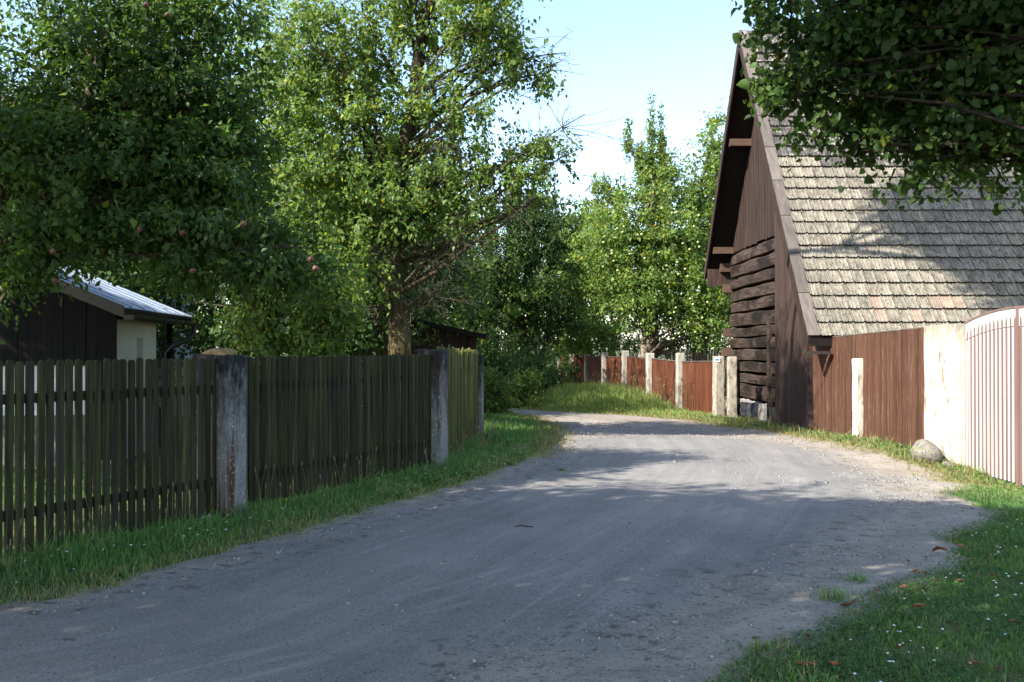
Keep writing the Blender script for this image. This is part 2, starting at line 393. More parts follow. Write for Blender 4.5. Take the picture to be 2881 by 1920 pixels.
def road_mat():
    m = bpy.data.materials.new('worn asphalt with gravel edges'); m.use_nodes = True
    nt = m.node_tree; N = nt.nodes; Lk = nt.links.new
    b = N['Principled BSDF']; b.inputs['Roughness'].default_value = .9; b.inputs['Specular IOR Level'].default_value = .25
    tc = N.new('ShaderNodeTexCoord')
    def attr(n): a = N.new('ShaderNodeAttribute'); a.attribute_name = n; return a.outputs['Fac']
    def noise(sc, det=6, vec=None, rg=.6):
        n = N.new('ShaderNodeTexNoise'); n.inputs['Scale'].default_value = sc; n.inputs['Detail'].default_value = det; n.inputs['Roughness'].default_value = rg
        Lk(vec or tc.outputs['Object'], n.inputs['Vector']); return n.outputs['Fac']
    def ramp(f, stops):
        r = N.new('ShaderNodeValToRGB'); e = r.color_ramp.elements
        while len(e) < len(stops): e.new(.5)
        for k, (p, c) in enumerate(stops): e[k].position = p; e[k].color = (*c, 1)
        Lk(f, r.inputs[0]); return r.outputs[0]
    def mix(f, a, c, bt='MIX'):
        x = N.new('ShaderNodeMix'); x.data_type = 'RGBA'; x.blend_type = bt
        if isinstance(f, float): x.inputs['Factor'].default_value = f
        else: Lk(f, x.inputs['Factor'])
        Lk(a, x.inputs['A'])
        if isinstance(c, tuple): x.inputs['B'].default_value = (*c, 1)
        else: Lk(c, x.inputs['B'])
        return x.outputs['Result']
    def math_(op, a, bb):
        x = N.new('ShaderNodeMath'); x.operation = op
        for i, q in enumerate((a, bb)):
            if isinstance(q, (int, float)): x.inputs[i].default_value = q
            else: Lk(q, x.inputs[i])
        return x.outputs[0]
    # asphalt: blotches, lengthwise tyre streaks, pale and dark chippings
    c = ramp(noise(.9, 8), [(.3, (.18,.172,.165)), (.7, (.25,.24,.226))])
    cb = N.new('ShaderNodeCombineXYZ'); Lk(math_('MULTIPLY', attr('dl'), 3.2), cb.inputs[0]); Lk(math_('MULTIPLY', attr('along'), .16), cb.inputs[1])
    c = mix(1.0, c, ramp(noise(1.3, 5, cb.outputs[0]), [(.36, (.88,.88,.88)), (.64, (1.12,1.11,1.1))]), 'MULTIPLY')
    cb2 = N.new('ShaderNodeCombineXYZ'); Lk(math_('MULTIPLY', attr('dl'), 16), cb2.inputs[0]); Lk(math_('MULTIPLY', attr('along'), .3), cb2.inputs[1])
    c = mix(1.0, c, ramp(noise(1.0, 3, cb2.outputs[0]), [(.6, (1,1,1)), (.74, (1.35,1.34,1.3))]), 'MULTIPLY')
    c = mix(ramp(noise(75, 2), [(.62, (0,0,0)), (.7, (1,1,1))]), c, (.4,.4,.39))
    c = mix(ramp(noise(52, 2), [(.31, (1,1,1)), (.39, (0,0,0))]), c, (.05,.05,.052))
    c = mix(ramp(noise(3.2, 9, None, .75), [(.3, (1,1,1)), (.36, (0,0,0))]), c, (.055,.052,.05))
    for (ax_, ay_, ar_) in ARCS:
        dv = N.new('ShaderNodeVectorMath'); dv.operation = 'DISTANCE'; sp = N.new('ShaderNodeSeparateXYZ'); Lk(tc.outputs['Object'], sp.inputs[0])
        c2 = N.new('ShaderNodeCombineXYZ'); Lk(sp.outputs['X'], c2.inputs[0]); Lk(sp.outputs['Y'], c2.inputs[1]); Lk(c2.outputs[0], dv.inputs[0]); dv.inputs[1].default_value = (ax_, ay_, 0)
        ad = N.new('ShaderNodeMath'); ad.operation = 'ABSOLUTE'; Lk(math_('SUBTRACT', dv.outputs['Value'], ar_), ad.inputs[0])
        mr = N.new('ShaderNodeMapRange'); mr.inputs['From Min'].default_value = .05; mr.inputs['From Max'].default_value = .01; Lk(ad.outputs[0], mr.inputs['Value'])
        c = mix(math_('MULTIPLY', math_('MULTIPLY', mr.outputs[0], ramp(noise(.55, 3), [(.5, (0,0,0)), (.6, (1,1,1))])), .42), c, (.34,.33,.31))
    # gravel and dust
    g = ramp(noise(2.2, 9, None, .7), [(.3, (.18,.155,.13)), (.5, (.285,.25,.21)), (.72, (.38,.335,.285))])
    g = mix(ramp(noise(60, 3), [(.58, (0,0,0)), (.68, (1,1,1))]), g, (.36,.34,.31))
    g = mix(ramp(noise(45, 3), [(.33, (1,1,1)), (.42, (0,0,0))]), g, (.07,.065,.06))
    e = math_('ADD', attr('asph'), math_('MULTIPLY', math_('SUBTRACT', noise(1.1, 8, None, .68), .5), 2.6))
    f = N.new('ShaderNodeMapRange'); f.inputs['From Min'].default_value = -.12; f.inputs['From Max'].default_value = .22; Lk(e, f.inputs['Value'])
    c = mix(f.outputs[0], g, c)
    # broken rim of the asphalt: dark pits and lifted patches
    bd = N.new('ShaderNodeMapRange'); bd.inputs['From Min'].default_value = .75; bd.inputs['From Max'].default_value = .1
    ab = N.new('ShaderNodeMath'); ab.operation = 'ABSOLUTE'; Lk(e, ab.inputs[0]); Lk(ab.outputs[0], bd.inputs['Value'])
    pit = ramp(noise(7.5, 9, None, .72), [(.53, (0,0,0)), (.6, (1,1,1))])
    pf = math_('MULTIPLY', math_('MULTIPLY', pit, bd.outputs[0]), .75)
    c = mix(pf, c, (.06,.055,.05))
    Lk(c, b.inputs['Base Color'])
    h = math_('ADD', math_('MULTIPLY', noise(70, 3), .5), math_('MULTIPLY', noise(9, 6), math_('SUBTRACT', 1.6, f.outputs[0])))
    bp = N.new('ShaderNodeBump'); bp.inputs['Strength'].default_value = .7; bp.inputs['Distance'].default_value = .012
    Lk(h, bp.inputs['Height']); Lk(bp.outputs[0], b.inputs['Normal'])
    return m
me.materials.append(road_mat())
tag(link('road', me), 'worn grey asphalt lane with gravel edges bending left', None, None, 'structure')

# ------------------------------------------------------------------ fence builders
def ng(o): return o
def picket_mesh(name, wd, th, h, mat, kind='round', z0=0.0, seed=0):
    r = random.Random(seed)
    hw = wd / 2
    if kind == 'round':
        top = [(hw*math.cos(a), h - hw*.9 + hw*.9*math.sin(a)) for a in (0, .6, 1.2, math.pi-1.2, math.pi-.6, math.pi)]
    elif kind == 'point':
        top = [(hw, h - .05), (hw*.25, h), (-hw*.3, h - .005), (-hw, h - .045 - r.random()*.02)]
    else:
        top = [(hw, h), (-hw, h - .006*r.random())]
    pts = [(-hw, z0), (hw*(1 - .06*r.random()), z0 + .02*r.random())] + top
    mb = MB(); mb.prism(pts, 1, -th/2, th/2)
    return mb.mesh(name, mat)

def picket_section(a, b, zt, zb, pitch, wd, mat, kind, label, group, side, tilt=.005, hj=.007, seed=1, railz=(1.22, .36), skip=()):
    """pickets from a to b on the road side of two rails"""
    a = np.array(a, float); b = np.array(b, float)
    L = np.hypot(*(b - a)); d = (b - a) / L; nrm = np.array([d[1], -d[0]]) * side
    base = empty('picket_fence', (a[0], a[1], g1(*a)), label, 'fence', group)
    ang = math.atan2(d[1], d[0])
    r = random.Random(seed)
    h = zt - zb
    variants = [picket_mesh('picket', wd * (1 + r.uniform(-.05, .05)), .022, h + r.uniform(-hj, hj), mat, kind, 0, seed*20 + k) for k in range(7)]
    n = int(L / pitch)
    for i in range(n):
        if i in skip: continue
        s = (i + .5) * L / n
        q = a + d * s + nrm * (.03 + r.uniform(0, .006))
        o = link('picket', variants[r.randrange(7)], base, (q[0] - a[0], q[1] - a[1], zb + r.uniform(-.007, .007) + (g1(*q) - base.location.z)), (r.uniform(-tilt, tilt)*.6, r.uniform(-tilt, tilt), ang + r.uniform(-.05, .05)))
    for z in railz:
        mb = MB()
        g0, gE = g1(*a), g1(*b)
        mb.obox((0, 0, z), (b[0]-a[0], b[1]-a[1], z + gE - g0), .05, .075)
        o = link('rail', mb.mesh('rail', M['rail']), base)
    return base

def conc_post(name, x, y, ang, w_, dpt, z1, z0, mat, label, cat, group=None, top=0.0, seg=1, irr=.006, off=0.0):
    """square concrete post with chamfered, slightly uneven edges; ang = direction along the fence"""
    base = None
    r = random.Random(int(x*100 + y*37))
    c = .018
    prof = [(-w_/2 + c, -dpt/2), (w_/2 - c, -dpt/2), (w_/2, -dpt/2 + c), (w_/2, dpt/2 - c), (w_/2 - c, dpt/2), (-w_/2 + c, dpt/2), (-w_/2, dpt/2 - c), (-w_/2, -dpt/2 + c)]
    zs = list(np.linspace(z0, z1 - .02, 7)) + [z1]
    V = []; F = []
    for k, z in enumerate(zs):
        sc = 1.0 if k < len(zs) - 1 else .9
        for p in prof:
            V.append((p[0]*sc + r.uniform(-irr, irr), p[1]*sc + off + r.uniform(-irr, irr), z + (r.uniform(-.01, .01) if k else 0)))
    for k in range(len(zs) - 1):
        for j in range(8): F.append((k*8 + j, k*8 + (j+1) % 8, (k+1)*8 + (j+1) % 8, (k+1)*8 + j))
    F.append(tuple(range(len(V) - 8, len(V)))); F.append(tuple(range(7, -1, -1)))
    o = link(name, pmesh(name, V, F, mat), None, (x, y, g1(x, y)), (0, 0, ang))
    return tag(o, label, cat, group)

# ------------------------------------------------------------------ left picket fence
P0, P1, P2, P3 = (-4.56, 5.73), (-2.71, 9.39), (-1.05, 13.3), (-.63, 17.9)
GL = 'picket fence panels along the left verge'
def between(a, b, ra, rb):
    a = np.array(a); b = np.array(b); L = np.hypot(*(b - a)); d = (b - a) / L
    return tuple(a + d*ra), tuple(b - d*rb)
a, b = between(P0, P1, -.6, .12)
picket_section(a, b, 1.515, .06, .0865, .062, M['picket'], 'round', 'dark mossy picket panel in front of the black boarded shed, nearest the camera', GL, 1, seed=1)
a, b = between(P1, P2, .12, .12)
picket_section(a, b, 1.52, .06, .0895, .064, M['picket'], 'round', 'long mossy green picket panel between the stained post with moss cap and the cracked post', GL, 1, seed=2)
a, b = between(P2, P3, .12, .08)
picket_section(a, b, 1.62, .06, .1, .085, M['picket_green'], 'point', 'yellow green picket panel with ragged pointed tops, farthest along the verge', GL, 1, hj=.05, seed=3, railz=(1.3, .4))
GP = 'concrete posts of the picket fence'
def fang(a, b): return math.atan2(b[1]-a[1], b[0]-a[0])
po = conc_post('fence_post', *P1, fang(P0, P2),  .3, .44, 1.54, -.05, M['concrete'], 'broad rust streaked concrete post capped with dry moss in the picket fence', 'fence post', GP, irr=.008, off=.07)
Vm = []; Fm = []
for k, (rr, zz) in enumerate(((.17, 0), (.165, .025), (.12, .05), (.05, .06))):
    for j in range(10):
        th = j * .628; q = 1 + .12 * math.sin(j*2.3 + k)
        Vm.append((rr*.66*q*math.cos(th), rr*1.1*q*math.sin(th), zz + .008*math.sin(j*1.7)))
for k in range(3):
    for j in range(10): Fm.append((k*10+j, k*10+(j+1) % 10, (k+1)*10+(j+1) % 10, (k+1)*10+j))
Fm.append(tuple(range(30, 40)))
link('moss_cap', pmesh('moss_cap', Vm, Fm, M['moss'], True), po, (0, .06, 1.535))
conc_post('fence_post', *P2, fang(P1, P2) + .12, .3, .36, 1.58, -.05, M['concrete'], 'cracked dark grey concrete post between the long panel and the yellow green panel', 'fence post', GP, irr=.006, off=.02)
conc_post('fence_post', *P3, fang(P2, P3), .2, .22, 1.52, -.05, M['concrete'], 'narrow dark concrete end post where the picket fence stops', 'fence post', GP)
conc_post('fence_post', *between(P0, P1, -.75, 0)[0], fang(P0, P1), .2, .3, 1.5, -.05, M['concrete'], 'concrete post at the near end of the picket fence', 'fence post', GP)

# ------------------------------------------------------------------ far red fence
E_ = np.array((5.65, 27.0)); stp = np.array((-.452, 3.4))
FP = [E_ + stp*k for k in range(8)]
GF = 'red brown slat panels of the far fence'; GFP = 'posts of the far red brown fence'
pl = ['red brown slat panel between the trail marked post and the next pale post',
      'red brown slat panel with a broad leaf shadow, second from the barn',
      'red brown slat panel third from the barn, behind the tall verge grass',
      'red brown slat panel fourth from the barn, under the leaning apple trunk',
      'half shaded red brown slat panel fifth from the barn',
      'dark shaded slat panel sixth from the barn']
pl.append('last dark slat panel under the trees where the far fence ends')
for k in range(7):
    a_, b_ = between(FP[k], FP[k+1], .1, .1)
    a_, b_ = np.array(a_), np.array(b_)
    L = np.hypot(*(b_ - a_)); d = (b_ - a_) / L
    nr = np.array([-d[1], d[0]])     # towards the lane
    base = empty('slat_fence', (a_[0], a_[1], g1(*a_)), pl[k], 'fence', GF)
    mb = MB(); n = int(L / .085); r = random.Random(k)
    for i in range(n):
        s = (i + .5) * L / n
        q = d*s + nr*.02
        zz = (g1(*b_) - base.location.z) * s / L
        h = 1.5 + r.uniform(-.015, .015)
        w2 = .036
        p0 = q - d*w2; p1 = q + d*w2; o2 = nr*(.012 + r.uniform(0, .008))
        Vv = [(p0[0], p0[1], zz+.02), (p1[0], p1[1], zz+.02), (p1[0], p1[1], zz+h), (p0[0], p0[1], zz+h)]
        Vv += [(x+o2[0], y+o2[1], z) for x, y, z in Vv]
        mb.add(Vv, [(0,1,2,3),(7,6,5,4),(0,4,5,1),(1,5,6,2),(2,6,7,3),(3,7,4,0)])
    o = link('slats', mb.mesh('slats', M['red_slat']), base); o['kind'] = 'stuff'
    for z in (.3, 1.25):
        mb = MB(); mb.obox((0, 0, z), (d[0]*L, d[1]*L, z), .04, .07); link('rail', mb.mesh('rail', M['rail']), base)
    mb = MB(); mb.obox((nr[0]*.025, nr[1]*.025, 1.525), (d[0]*L + nr[0]*.025, d[1]*L + nr[1]*.025, 1.525 + g1(*b_) - g1(*a_)), .06, .025)
    link('cap_board', mb.mesh('cap_board', M['verge']), base)
fl = ['trail marked grey concrete post beside the barn gate', 'tallest pale post of the far fence, second from the barn', 'pale limewashed post third from the barn',
      'pale limewashed post fourth from the barn', 'pale post fifth from the barn, at the edge of the shade', 'thin dark post in the shade of the trees', 'dark post next to the left end of the far fence', 'last dark post at the left end of the far fence']
fh = [1.66, 1.78, 1.7, 1.74, 1.68, 1.6, 1.6, 1.6]
for k in range(8):
    d = stp / np.hypot(*stp); nr = np.array([-d[1], d[0]]); q = FP[k] + nr*.06
    conc_post('fence_post', q[0], q[1], fang((0, 0), stp), .24 if k else .3, .24, fh[k], -.1, M['grey_post'] if k in (0, 5, 6, 7) else M['paint_post'], fl[k], 'fence post', GFP, irr=.008)
conc_post('gate_post', 5.93, 26.85, 0, .24, .22, 1.66, -.1, M['grey_post'], 'brown grey concrete post standing next to the trail marked post', 'gate post')
# trail sign
d = stp / np.hypot(*stp)
sg = empty('trail_sign', (5.53, 26.82, g1(5.6, 27) + 1.56), 'small white and blue trail marker near the top of the grey post', 'sign')
mb = MB(); mb.box(-.075, .075, -.004, .004, -.06, .06); link('plate', mb.mesh('plate', M['sign_white']), sg, (0, 0, 0), (0, 0, -.12))
mb = MB(); mb.prism([(-.06, -.022), (.045, -.022), (.07, 0), (.045, .022), (-.06, .022)], 1, -.009, -.0045); link('blue_arrow', mb.mesh('blue_arrow', M['blue']), sg, (0, 0, 0), (0, 0, -.12))
# narrow iron gate by the barn
ga = empty('garden_gate', (6.1, 27.0, g1(6.3, 27)), 'narrow dark garden gate between the concrete post and the log wall', 'gate', rz=R(73))
for x in (0.02, .68):
    mb = MB(); mb.box(x - .025, x + .025, -.02, .02, .1, 1.6); link('stile', mb.mesh('stile', M['dark_wood']), ga)
for z in (.3, 1.35):
    mb = MB(); mb.box(.045, .655, -.018, .018, z - .04, z + .04); link('rail', mb.mesh('rail', M['dark_wood']), ga)
pm = MB(); pm.box(-.025, .025, -.036, -.02, .12, 1.58); pm = pm.mesh('picket', M['dark_wood'])
for i in range(6): link('picket', pm, ga, (.1 + i*.1, 0, random.uniform(-.02, .02)))
# dark garden fence behind
gf = empty('garden_fence', (5.6, 36, g1(5.6, 36)), 'dark picket fence in the orchard behind the red brown fence', 'fence')
mb = MB()
for i in range(46): mb.box(i*.1, i*.1 + .06, -.01, .01, .1, 1.75 + .05*math.sin(i*1.9))
o = link('pickets', mb.mesh('pickets', M['dark_wood']), gf); o['kind'] = 'stuff'
mb = MB(); mb.box(0, 4.6, .011, .05, 1.2, 1.28); mb.box(0, 4.6, .011, .05, .4, .48); link('rail', mb.mesh('rail', M['dark_wood']), gf)

# ------------------------------------------------------------------ right board fence, pillar, gate
fa, fb = np.array((6.55, 21.6)), np.array((7.17, 17.25))
L = np.hypot(*(fb - fa)); d = (fb - fa) / L; ang = fang(fa, fb); nl = np.array([d[1], -d[0]])
bf = empty('board_fence', (fa[0], fa[1], 0), 'tall brown board fence running from the barn corner to the white pillar', 'fence')
n = 41
r = random.Random(5)
for i in range(n):
    s = (i + .5) * L / n; q = fa + d*s
    wv = L / n - .006
    h0 = -.3; h1 = 1.79 + .155 * s / L + r.uniform(-.002, .002)
    mb = MB(); mb.box(-wv/2, wv/2, -.012, .012, h0, h1)
    link('board', mb.mesh('board', M['brown_board']), bf, (q[0]-fa[0] + nl[0]*r.uniform(0, .016), q[1]-fa[1] + nl[1]*r.uniform(0, .016), 0), (0, 0, ang))
mb = MB(); e0 = nl*(.002); mb.obox((e0[0], e0[1], 1.80), (d[0]*L + e0[0], d[1]*L + e0[1], 1.955), .05, .018); link('cap_board', mb.mesh('cap_board', M['verge']), bf)
for z in (.3, 1.45):
    mb = MB(); e0 = -nl*.05; mb.obox((e0[0], e0[1], z), (d[0]*L + e0[0], d[1]*L + e0[1], z), .06, .09); link('rail', mb.mesh('rail', M['rail']), bf)
q = fa + d * ((21.6 - 19.5) / 4.35 * L) + nl * .06
conc_post('fence_post', q[0], q[1], ang, .2, .2, 1.39 - g1(*q), -.25, M['plaster'], 'short whitewashed post standing against the brown board fence', 'post', irr=.012)

def rough_block(name, x0, x1, y0, y1, z0, z1, nx_, ny_, nz_, amp, mat, seed=0, parent=None, rz=0.0, cor=.0):
    """subdivided box with an uneven surface"""
    import bmesh
    bm = bmesh.new()
    r = random.Random(seed)
    ph = [r.uniform(0, 6) for _ in range(6)]
    cache = {}
    def vert(i, j, k):
        if (i, j, k) in cache: return cache[(i, j, k)]
        u, v, t = i/nx_, j/ny_, k/nz_
        x, y, z = x0 + (x1-x0)*u, y0 + (y1-y0)*v, z0 + (z1-z0)*t
        f = lambda a, b, c, p: math.sin(a*3.1 + p) * math.cos(b*2.3 + 1.3*p) + .6*math.sin(c*5.7 + a*4.1 + p*2) + .5 * r.uniform(-1, 1)
        dx, dy, dz = amp*f(y*2, z*2, x, ph[0]), amp*f(x*2, z*2, y, ph[1]), amp*f(x*2, y*2, z, ph[2])
        # rounded edges
        ed = sum((u in (0, 1), v in (0, 1), t in (0, 1)))
        if ed >= 2 and cor:
            mx, my, mz = (x0+x1)/2, (y0+y1)/2, (z0+z1)/2
            if u in (0, 1): dx += cor * (1 if u == 0 else -1)
            if v in (0, 1): dy += cor * (1 if v == 0 else -1)
            if t in (0, 1): dz += cor * (1 if t == 0 else -1)
        cache[(i, j, k)] = bm.verts.new((x+dx, y+dy, z+dz)); return cache[(i, j, k)]
    def quad(*p): bm.faces.new([vert(*q) for q in p])
    for j in range(ny_):
        for k in range(nz_):
            quad((0,j,k),(0,j,k+1),(0,j+1,k+1),(0,j+1,k)); quad((nx_,j,k),(nx_,j+1,k),(nx_,j+1,k+1),(nx_,j,k+1))
    for i in range(nx_):
        for k in range(nz_):
            quad((i,0,k),(i+1,0,k),(i+1,0,k+1),(i,0,k+1)); quad((i,ny_,k),(i,ny_,k+1),(i+1,ny_,k+1),(i+1,ny_,k))
    for i in range(nx_):
        for j in range(ny_):
            quad((i,j,0),(i,j+1,0),(i+1,j+1,0),(i+1,j,0)); quad((i,j,nz_),(i+1,j,nz_),(i+1,j+1,nz_),(i,j+1,nz_))
    me = bpy.data.meshes.new(name); bm.to_mesh(me); bm.free()
    me.materials.append(mat)
    return me
me = rough_block('gate_pillar', -.1, .38, -1.05, 0, -.45, 2.0, 3, 6, 14, .006, M['plaster'], 3, cor=.02)
tag(link('gate_pillar', me, None, (7.19, 17.22, 0), (0, 0, .1)), 'broad white plastered gate pillar with flaking edges beside the striped gate', 'pillar')

# boulder
def rock(name, rx_, ry_, rz_, seed, mat, nseg=14, nring=9):
    r = random.Random(seed); ph = [r.uniform(0, 6) for _ in range(4)]
    V = []; F = []
    for i in range(nring + 1):
        th = math.pi * i / nring
        for j in range(nseg):
            p = 2*math.pi*j/nseg
            x, y, z = math.sin(th)*math.cos(p), math.sin(th)*math.sin(p), math.cos(th)
            q = 1 + .13*math.sin(2.2*x + ph[0] + 1.5*z) + .1*math.sin(3.4*y + ph[1]) + .07*math.cos(5*z + 3*x + ph[2]) + .03*math.sin(9*x + 8*y + ph[3])
            V.append((x*rx_*q, y*ry_*q, z*rz_*q))
    for i in range(nring):
        for j in range(nseg): F.append((i*nseg+j, i*nseg+(j+1) % nseg, (i+1)*nseg+(j+1) % nseg, (i+1)*nseg+j)[::-1])
    return pmesh(name, V, F, mat, True)
b = PD(2130, 1035, 16.4)
tag(link('boulder', rock('boulder', .26, .24, .21, 4, M['boulder']), None, (b[0], 16.4, g1(b[0], 16.4) + .12), (0, .15, .4)), 'rounded grey granite boulder at the foot of the white pillar', 'boulder')
tag(link('stone', rock('stone', .1, .1, .07, 8, M['boulder']), None, (b[0] + .2, 16.05, g1(b[0] + .2, 16.05) + .02), (0, .1, .4)), 'small pinkish stone lying against the boulder', 'stone')

# striped gate, runs straight towards the camera along y
gy0, gyc, gy1 = 16.1, 14.42, 12.72
gt = empty('driveway_gate', (7.34, gyc, g1(7.3, gyc)), 'white and brown striped double gate with arched top, right of the pillar', 'gate')
gz0 = gt.location.z
def arch(t):   # t 0 at the hinge, 1 at the middle
    return 1.99 + .19 * (1 - (1 - t)**2) - gz0
for side, (ya, yb) in enumerate(((gy0, gyc + .035), (gy1, gyc - .035))):
    nb = 13
    leafw = yb - ya
    yy = lambda t: ya + leafw*t - gyc
    # frame
    for nm, t0, t1 in (('hinge_stile', -.015, .012), ):
        mb = MB(); mb.box(0, .045, min(yy(t0), yy(t1)), max(yy(t0), yy(t1)), .1, arch(0) - .02); link(nm, mb.mesh(nm, M['gate_brown']), gt)
    mb = MB(); pts = [(.0, yy(t), arch(t) + .012) for t in np.linspace(-.01, 1, 14)]
    for p, q in zip(pts[:-1], pts[1:]): mb.obox((.005, p[1], p[2]), (.005, q[1], q[2] + 1e-5), .06, .03)
    link('top_rail', mb.mesh('top_rail', M['gate_brown']), gt)
    for z in (.35, 1.25):
        mb = MB(); mb.box(.032, .07, min(yy(.013), yy(1)), max(yy(.013), yy(1)), z - .035, z + .035); link('cross_rail', mb.mesh('cross_rail', M['gate_brown']), gt)
    # scalloped white head panel
    sp = abs(leafw) / nb
    top = [(yy(t), arch(t)) for t in np.linspace(0.012, 1, 15)]
    bot = []
    hw = .031
    for i in range(nb - 1, -1, -1):
        t = (i + .62) / nb; zc = arch(t) - .2; yc = yy(t)
        sgn = 1 if leafw > 0 else -1
        bot.append((yc + sgn*hw, zc - .06))
        for a_ in (0, .5, 1.0, math.pi/2, math.pi-1.0, math.pi-.5, math.pi): bot.append((yc + sgn*hw*math.cos(a_), zc + .075*math.sin(a_)))
        bot.append((yc - sgn*hw, zc - .06))
    bot = [(yy(1), arch(1) - .26)] + bot + [(yy(.012), arch(0.012) - .26)]
    mb = MB(); mb.prism(top + bot, 0, -.0135, -.0115)
    o = mb.obj('head_panel', M['gate_white'], gt, rel=False)
    for i in range(nb):
        t = (i + .62) / nb
        yc = yy(t)
        mb = MB(); mb.box(-.0105, .018, yc - .035, yc + .035, .06, arch(t) - .05); link('brown_bar', mb.mesh('brown_bar', M['gate_brown']), gt)
        t = (i + .13) / nb
        yc = yy(max(t, .03))
        ht = arch(t) - .275
        mb = MB(); mb.box(-.012, .0, yc - .0275, yc + .0275, .05, ht); link('white_slat', mb.mesh('white_slat', M['gate_white']), gt)
mb = MB(); mb.box(-.03, .05, -.034, .034, .02, arch(1) + .03); link('centre_post', mb.mesh('centre_post', M['gate_brown']), gt)

# ------------------------------------------------------------------ barn
XE, YE, ZE = 6.19, 20.7, 1.83          # near eave at the rake
YR, ZR = 27.0, 10.15                   # ridge
YF, ZF = 31.9, 4.0                     # far eave
XW, XG, X1 = 6.5, 6.9, 16.0
slN = (ZR - ZE) / (YR - YE); slF = (ZR - ZF) / (YF - YR)
LN = math.hypot(YR - YE, ZR - ZE); LF = math.hypot(YF - YR, ZR - ZF)
def zN(y): return ZE + slN*(y - YE)
def zF(y): return ZR - slF*(y - YR)
def zroof(y): return zN(y) if y < YR else zF(y)
barn = empty('barn', (8.0, 26.0, -.3), 'old log barn with steep lichened tile roof and overhanging dark gable', 'barn')
# core walls
mb = MB()
core = [(22.1, -.6), (31.6, -.6), (31.6, zF(31.6) - .35), (YR, ZR - .45), (22.1, zN(22.1) - .35)]
mb.prism(core, 0, XG + .2, X1 - .4); mb.obj('wall', M['dark_wood'], barn)
# gable boards above the logs
y = 23.2; r = random.Random(11)
while y < 31.55:
    wv = r.uniform(.13, .2); y2 = min(y + wv, 31.6)
    if y < YR < y2: y2 = YR
    mb = MB(); x0 = XG + r.uniform(0, .018)
    zb = 4.58 + r.uniform(-.03, .02)
    if zroof(y) - .3 > zb + .05 and zroof(y2) - .3 > zb:
        mb.prism([(y, zb), (y2 - .006, zb), (y2 - .006, zroof(y2) - .28), (y, zroof(y) - .28)], 0, x0, x0 + .03)
        mb.obj('gable_board', M['barn_board'], barn)
    y = y2
# logs
zb = .12; r = random.Random(12)
hts = [.42, .30, .33, .36, .32, .30, .42, .34, .36, .33, .40, .36]
tot = sum(hts); kk = (4.55 - .12) / tot
for i, h in enumerate(hts):
    h *= kk
    parts_ = [(26.75, 31.35 + r.uniform(-.05, .12))] if i < 6 else [(24.3, 31.35 + r.uniform(-.05, .12))]
    if i < 6: parts_.append((24.3, 26.5))
    for (ya, yb) in parts_:
        seg = max(4, int((yb - ya) / .35))
        V = []; F = []
        ph = r.uniform(0, 6); dz = r.uniform(-.03, .03)
        gap = r.uniform(.015, .035)
        prof = [(.01, .03), (-.035, .1), (-.045, .5), (-.04, .88), (.0, .97), (.22, 1), (.22, 0)]
        for s_ in range(seg + 1):
            yq = ya + (yb - ya) * s_ / seg
            sag = .012*math.sin(yq*.9 + ph) + dz*.5
            hh = h - gap + .016*math.sin(yq*2.1 + ph*2)
            for (px, pz) in prof: V.append((XG + .02 + px + (.012*math.sin(yq*2.3 + ph + pz*3) if px < .2 else 0) + (r.uniform(-.012, .012) if px < .2 else 0), yq, zb + sag + pz*hh))
        m_ = len(prof)
        for s_ in range(seg):
            for j in range(m_): F.append((s_*m_ + j, s_*m_ + (j+1) % m_, (s_+1)*m_ + (j+1) % m_, (s_+1)*m_ + j))
        F.append(tuple(range(m_))); F.append(tuple(range(len(V)-1, len(V)-m_-1, -1)))
        mb = MB(); mb.add(V, F); mb.obj('log', M['log'], barn)
    zb += h
mb = MB(); mb.box(XG - .06, XG + .2, 26.51, 26.74, -.3, 2.35); mb.obj('wall_post', M['log'], barn)
# log ends of the far corner, some proud
for i, (z, l_) in enumerate(((4.15, .2), (3.5, .1), (2.1, .08), (1.5, .14), (1.1, .18))):
    mb = MB(); mb.box(XG - .12 - l_, XG + .25, 31.36, 31.6, z - .15, z + .12); mb.obj('log_end', M['purlin'], barn)
# stones under the logs
y = 26.8; r = random.Random(13)
while y < 31.4:
    wv = r.uniform(.55, 1.0); 
    me = rough_block('foundation_stone', XG - .16 - 8, XG + .25 - 8, y - 26, min(y + wv, 31.5) - .03 - 26, -.75 + .3, .1 + .3 + r.uniform(-.03, 0), 2, 3, 3, .022, M['stone'], int(y*10), cor=.04)
    link('foundation_stone', me, barn); y += wv
me = rough_block('foundation_stone', XG - .1 - 8, XG + .25 - 8, 24.4 - 26, 26.7 - 26, -.75 + .3, .05 + .3, 2, 5, 3, .025, M['rubble'], 77, cor=.04); link('foundation_stone', me, barn)
# boarded wing at the near corner
y = 21.9; r = random.Random(14)
while y < 24.55:
    wv = r.uniform(.12, .17); y2 = y + wv
    mb = MB(); x0 = XW + r.uniform(0, .012)
    mb.prism([(y, -.55), (y2 - .004, -.55), (y2 - .004, zN(y2) - .3), (y, zN(y) - .3)], 0, x0, x0 + .028)
    mb.obj('wing_board', M['wing_board'], barn); y = y2
mb = MB(); mb.prism([(21.9, -.6), (24.5, -.6), (24.5, zN(24.5) - .33), (21.9, zN(21.9) - .33)], 0, XW + .05, XG + .2); mb.obj('wing_core', M['dark_wood'], barn)
mb = MB(); mb.box(XW - .03, XW + .12, 21.74, 21.885, -.5, zN(21.74) - .3); mb.obj('corner_board', M['wing_board'], barn)
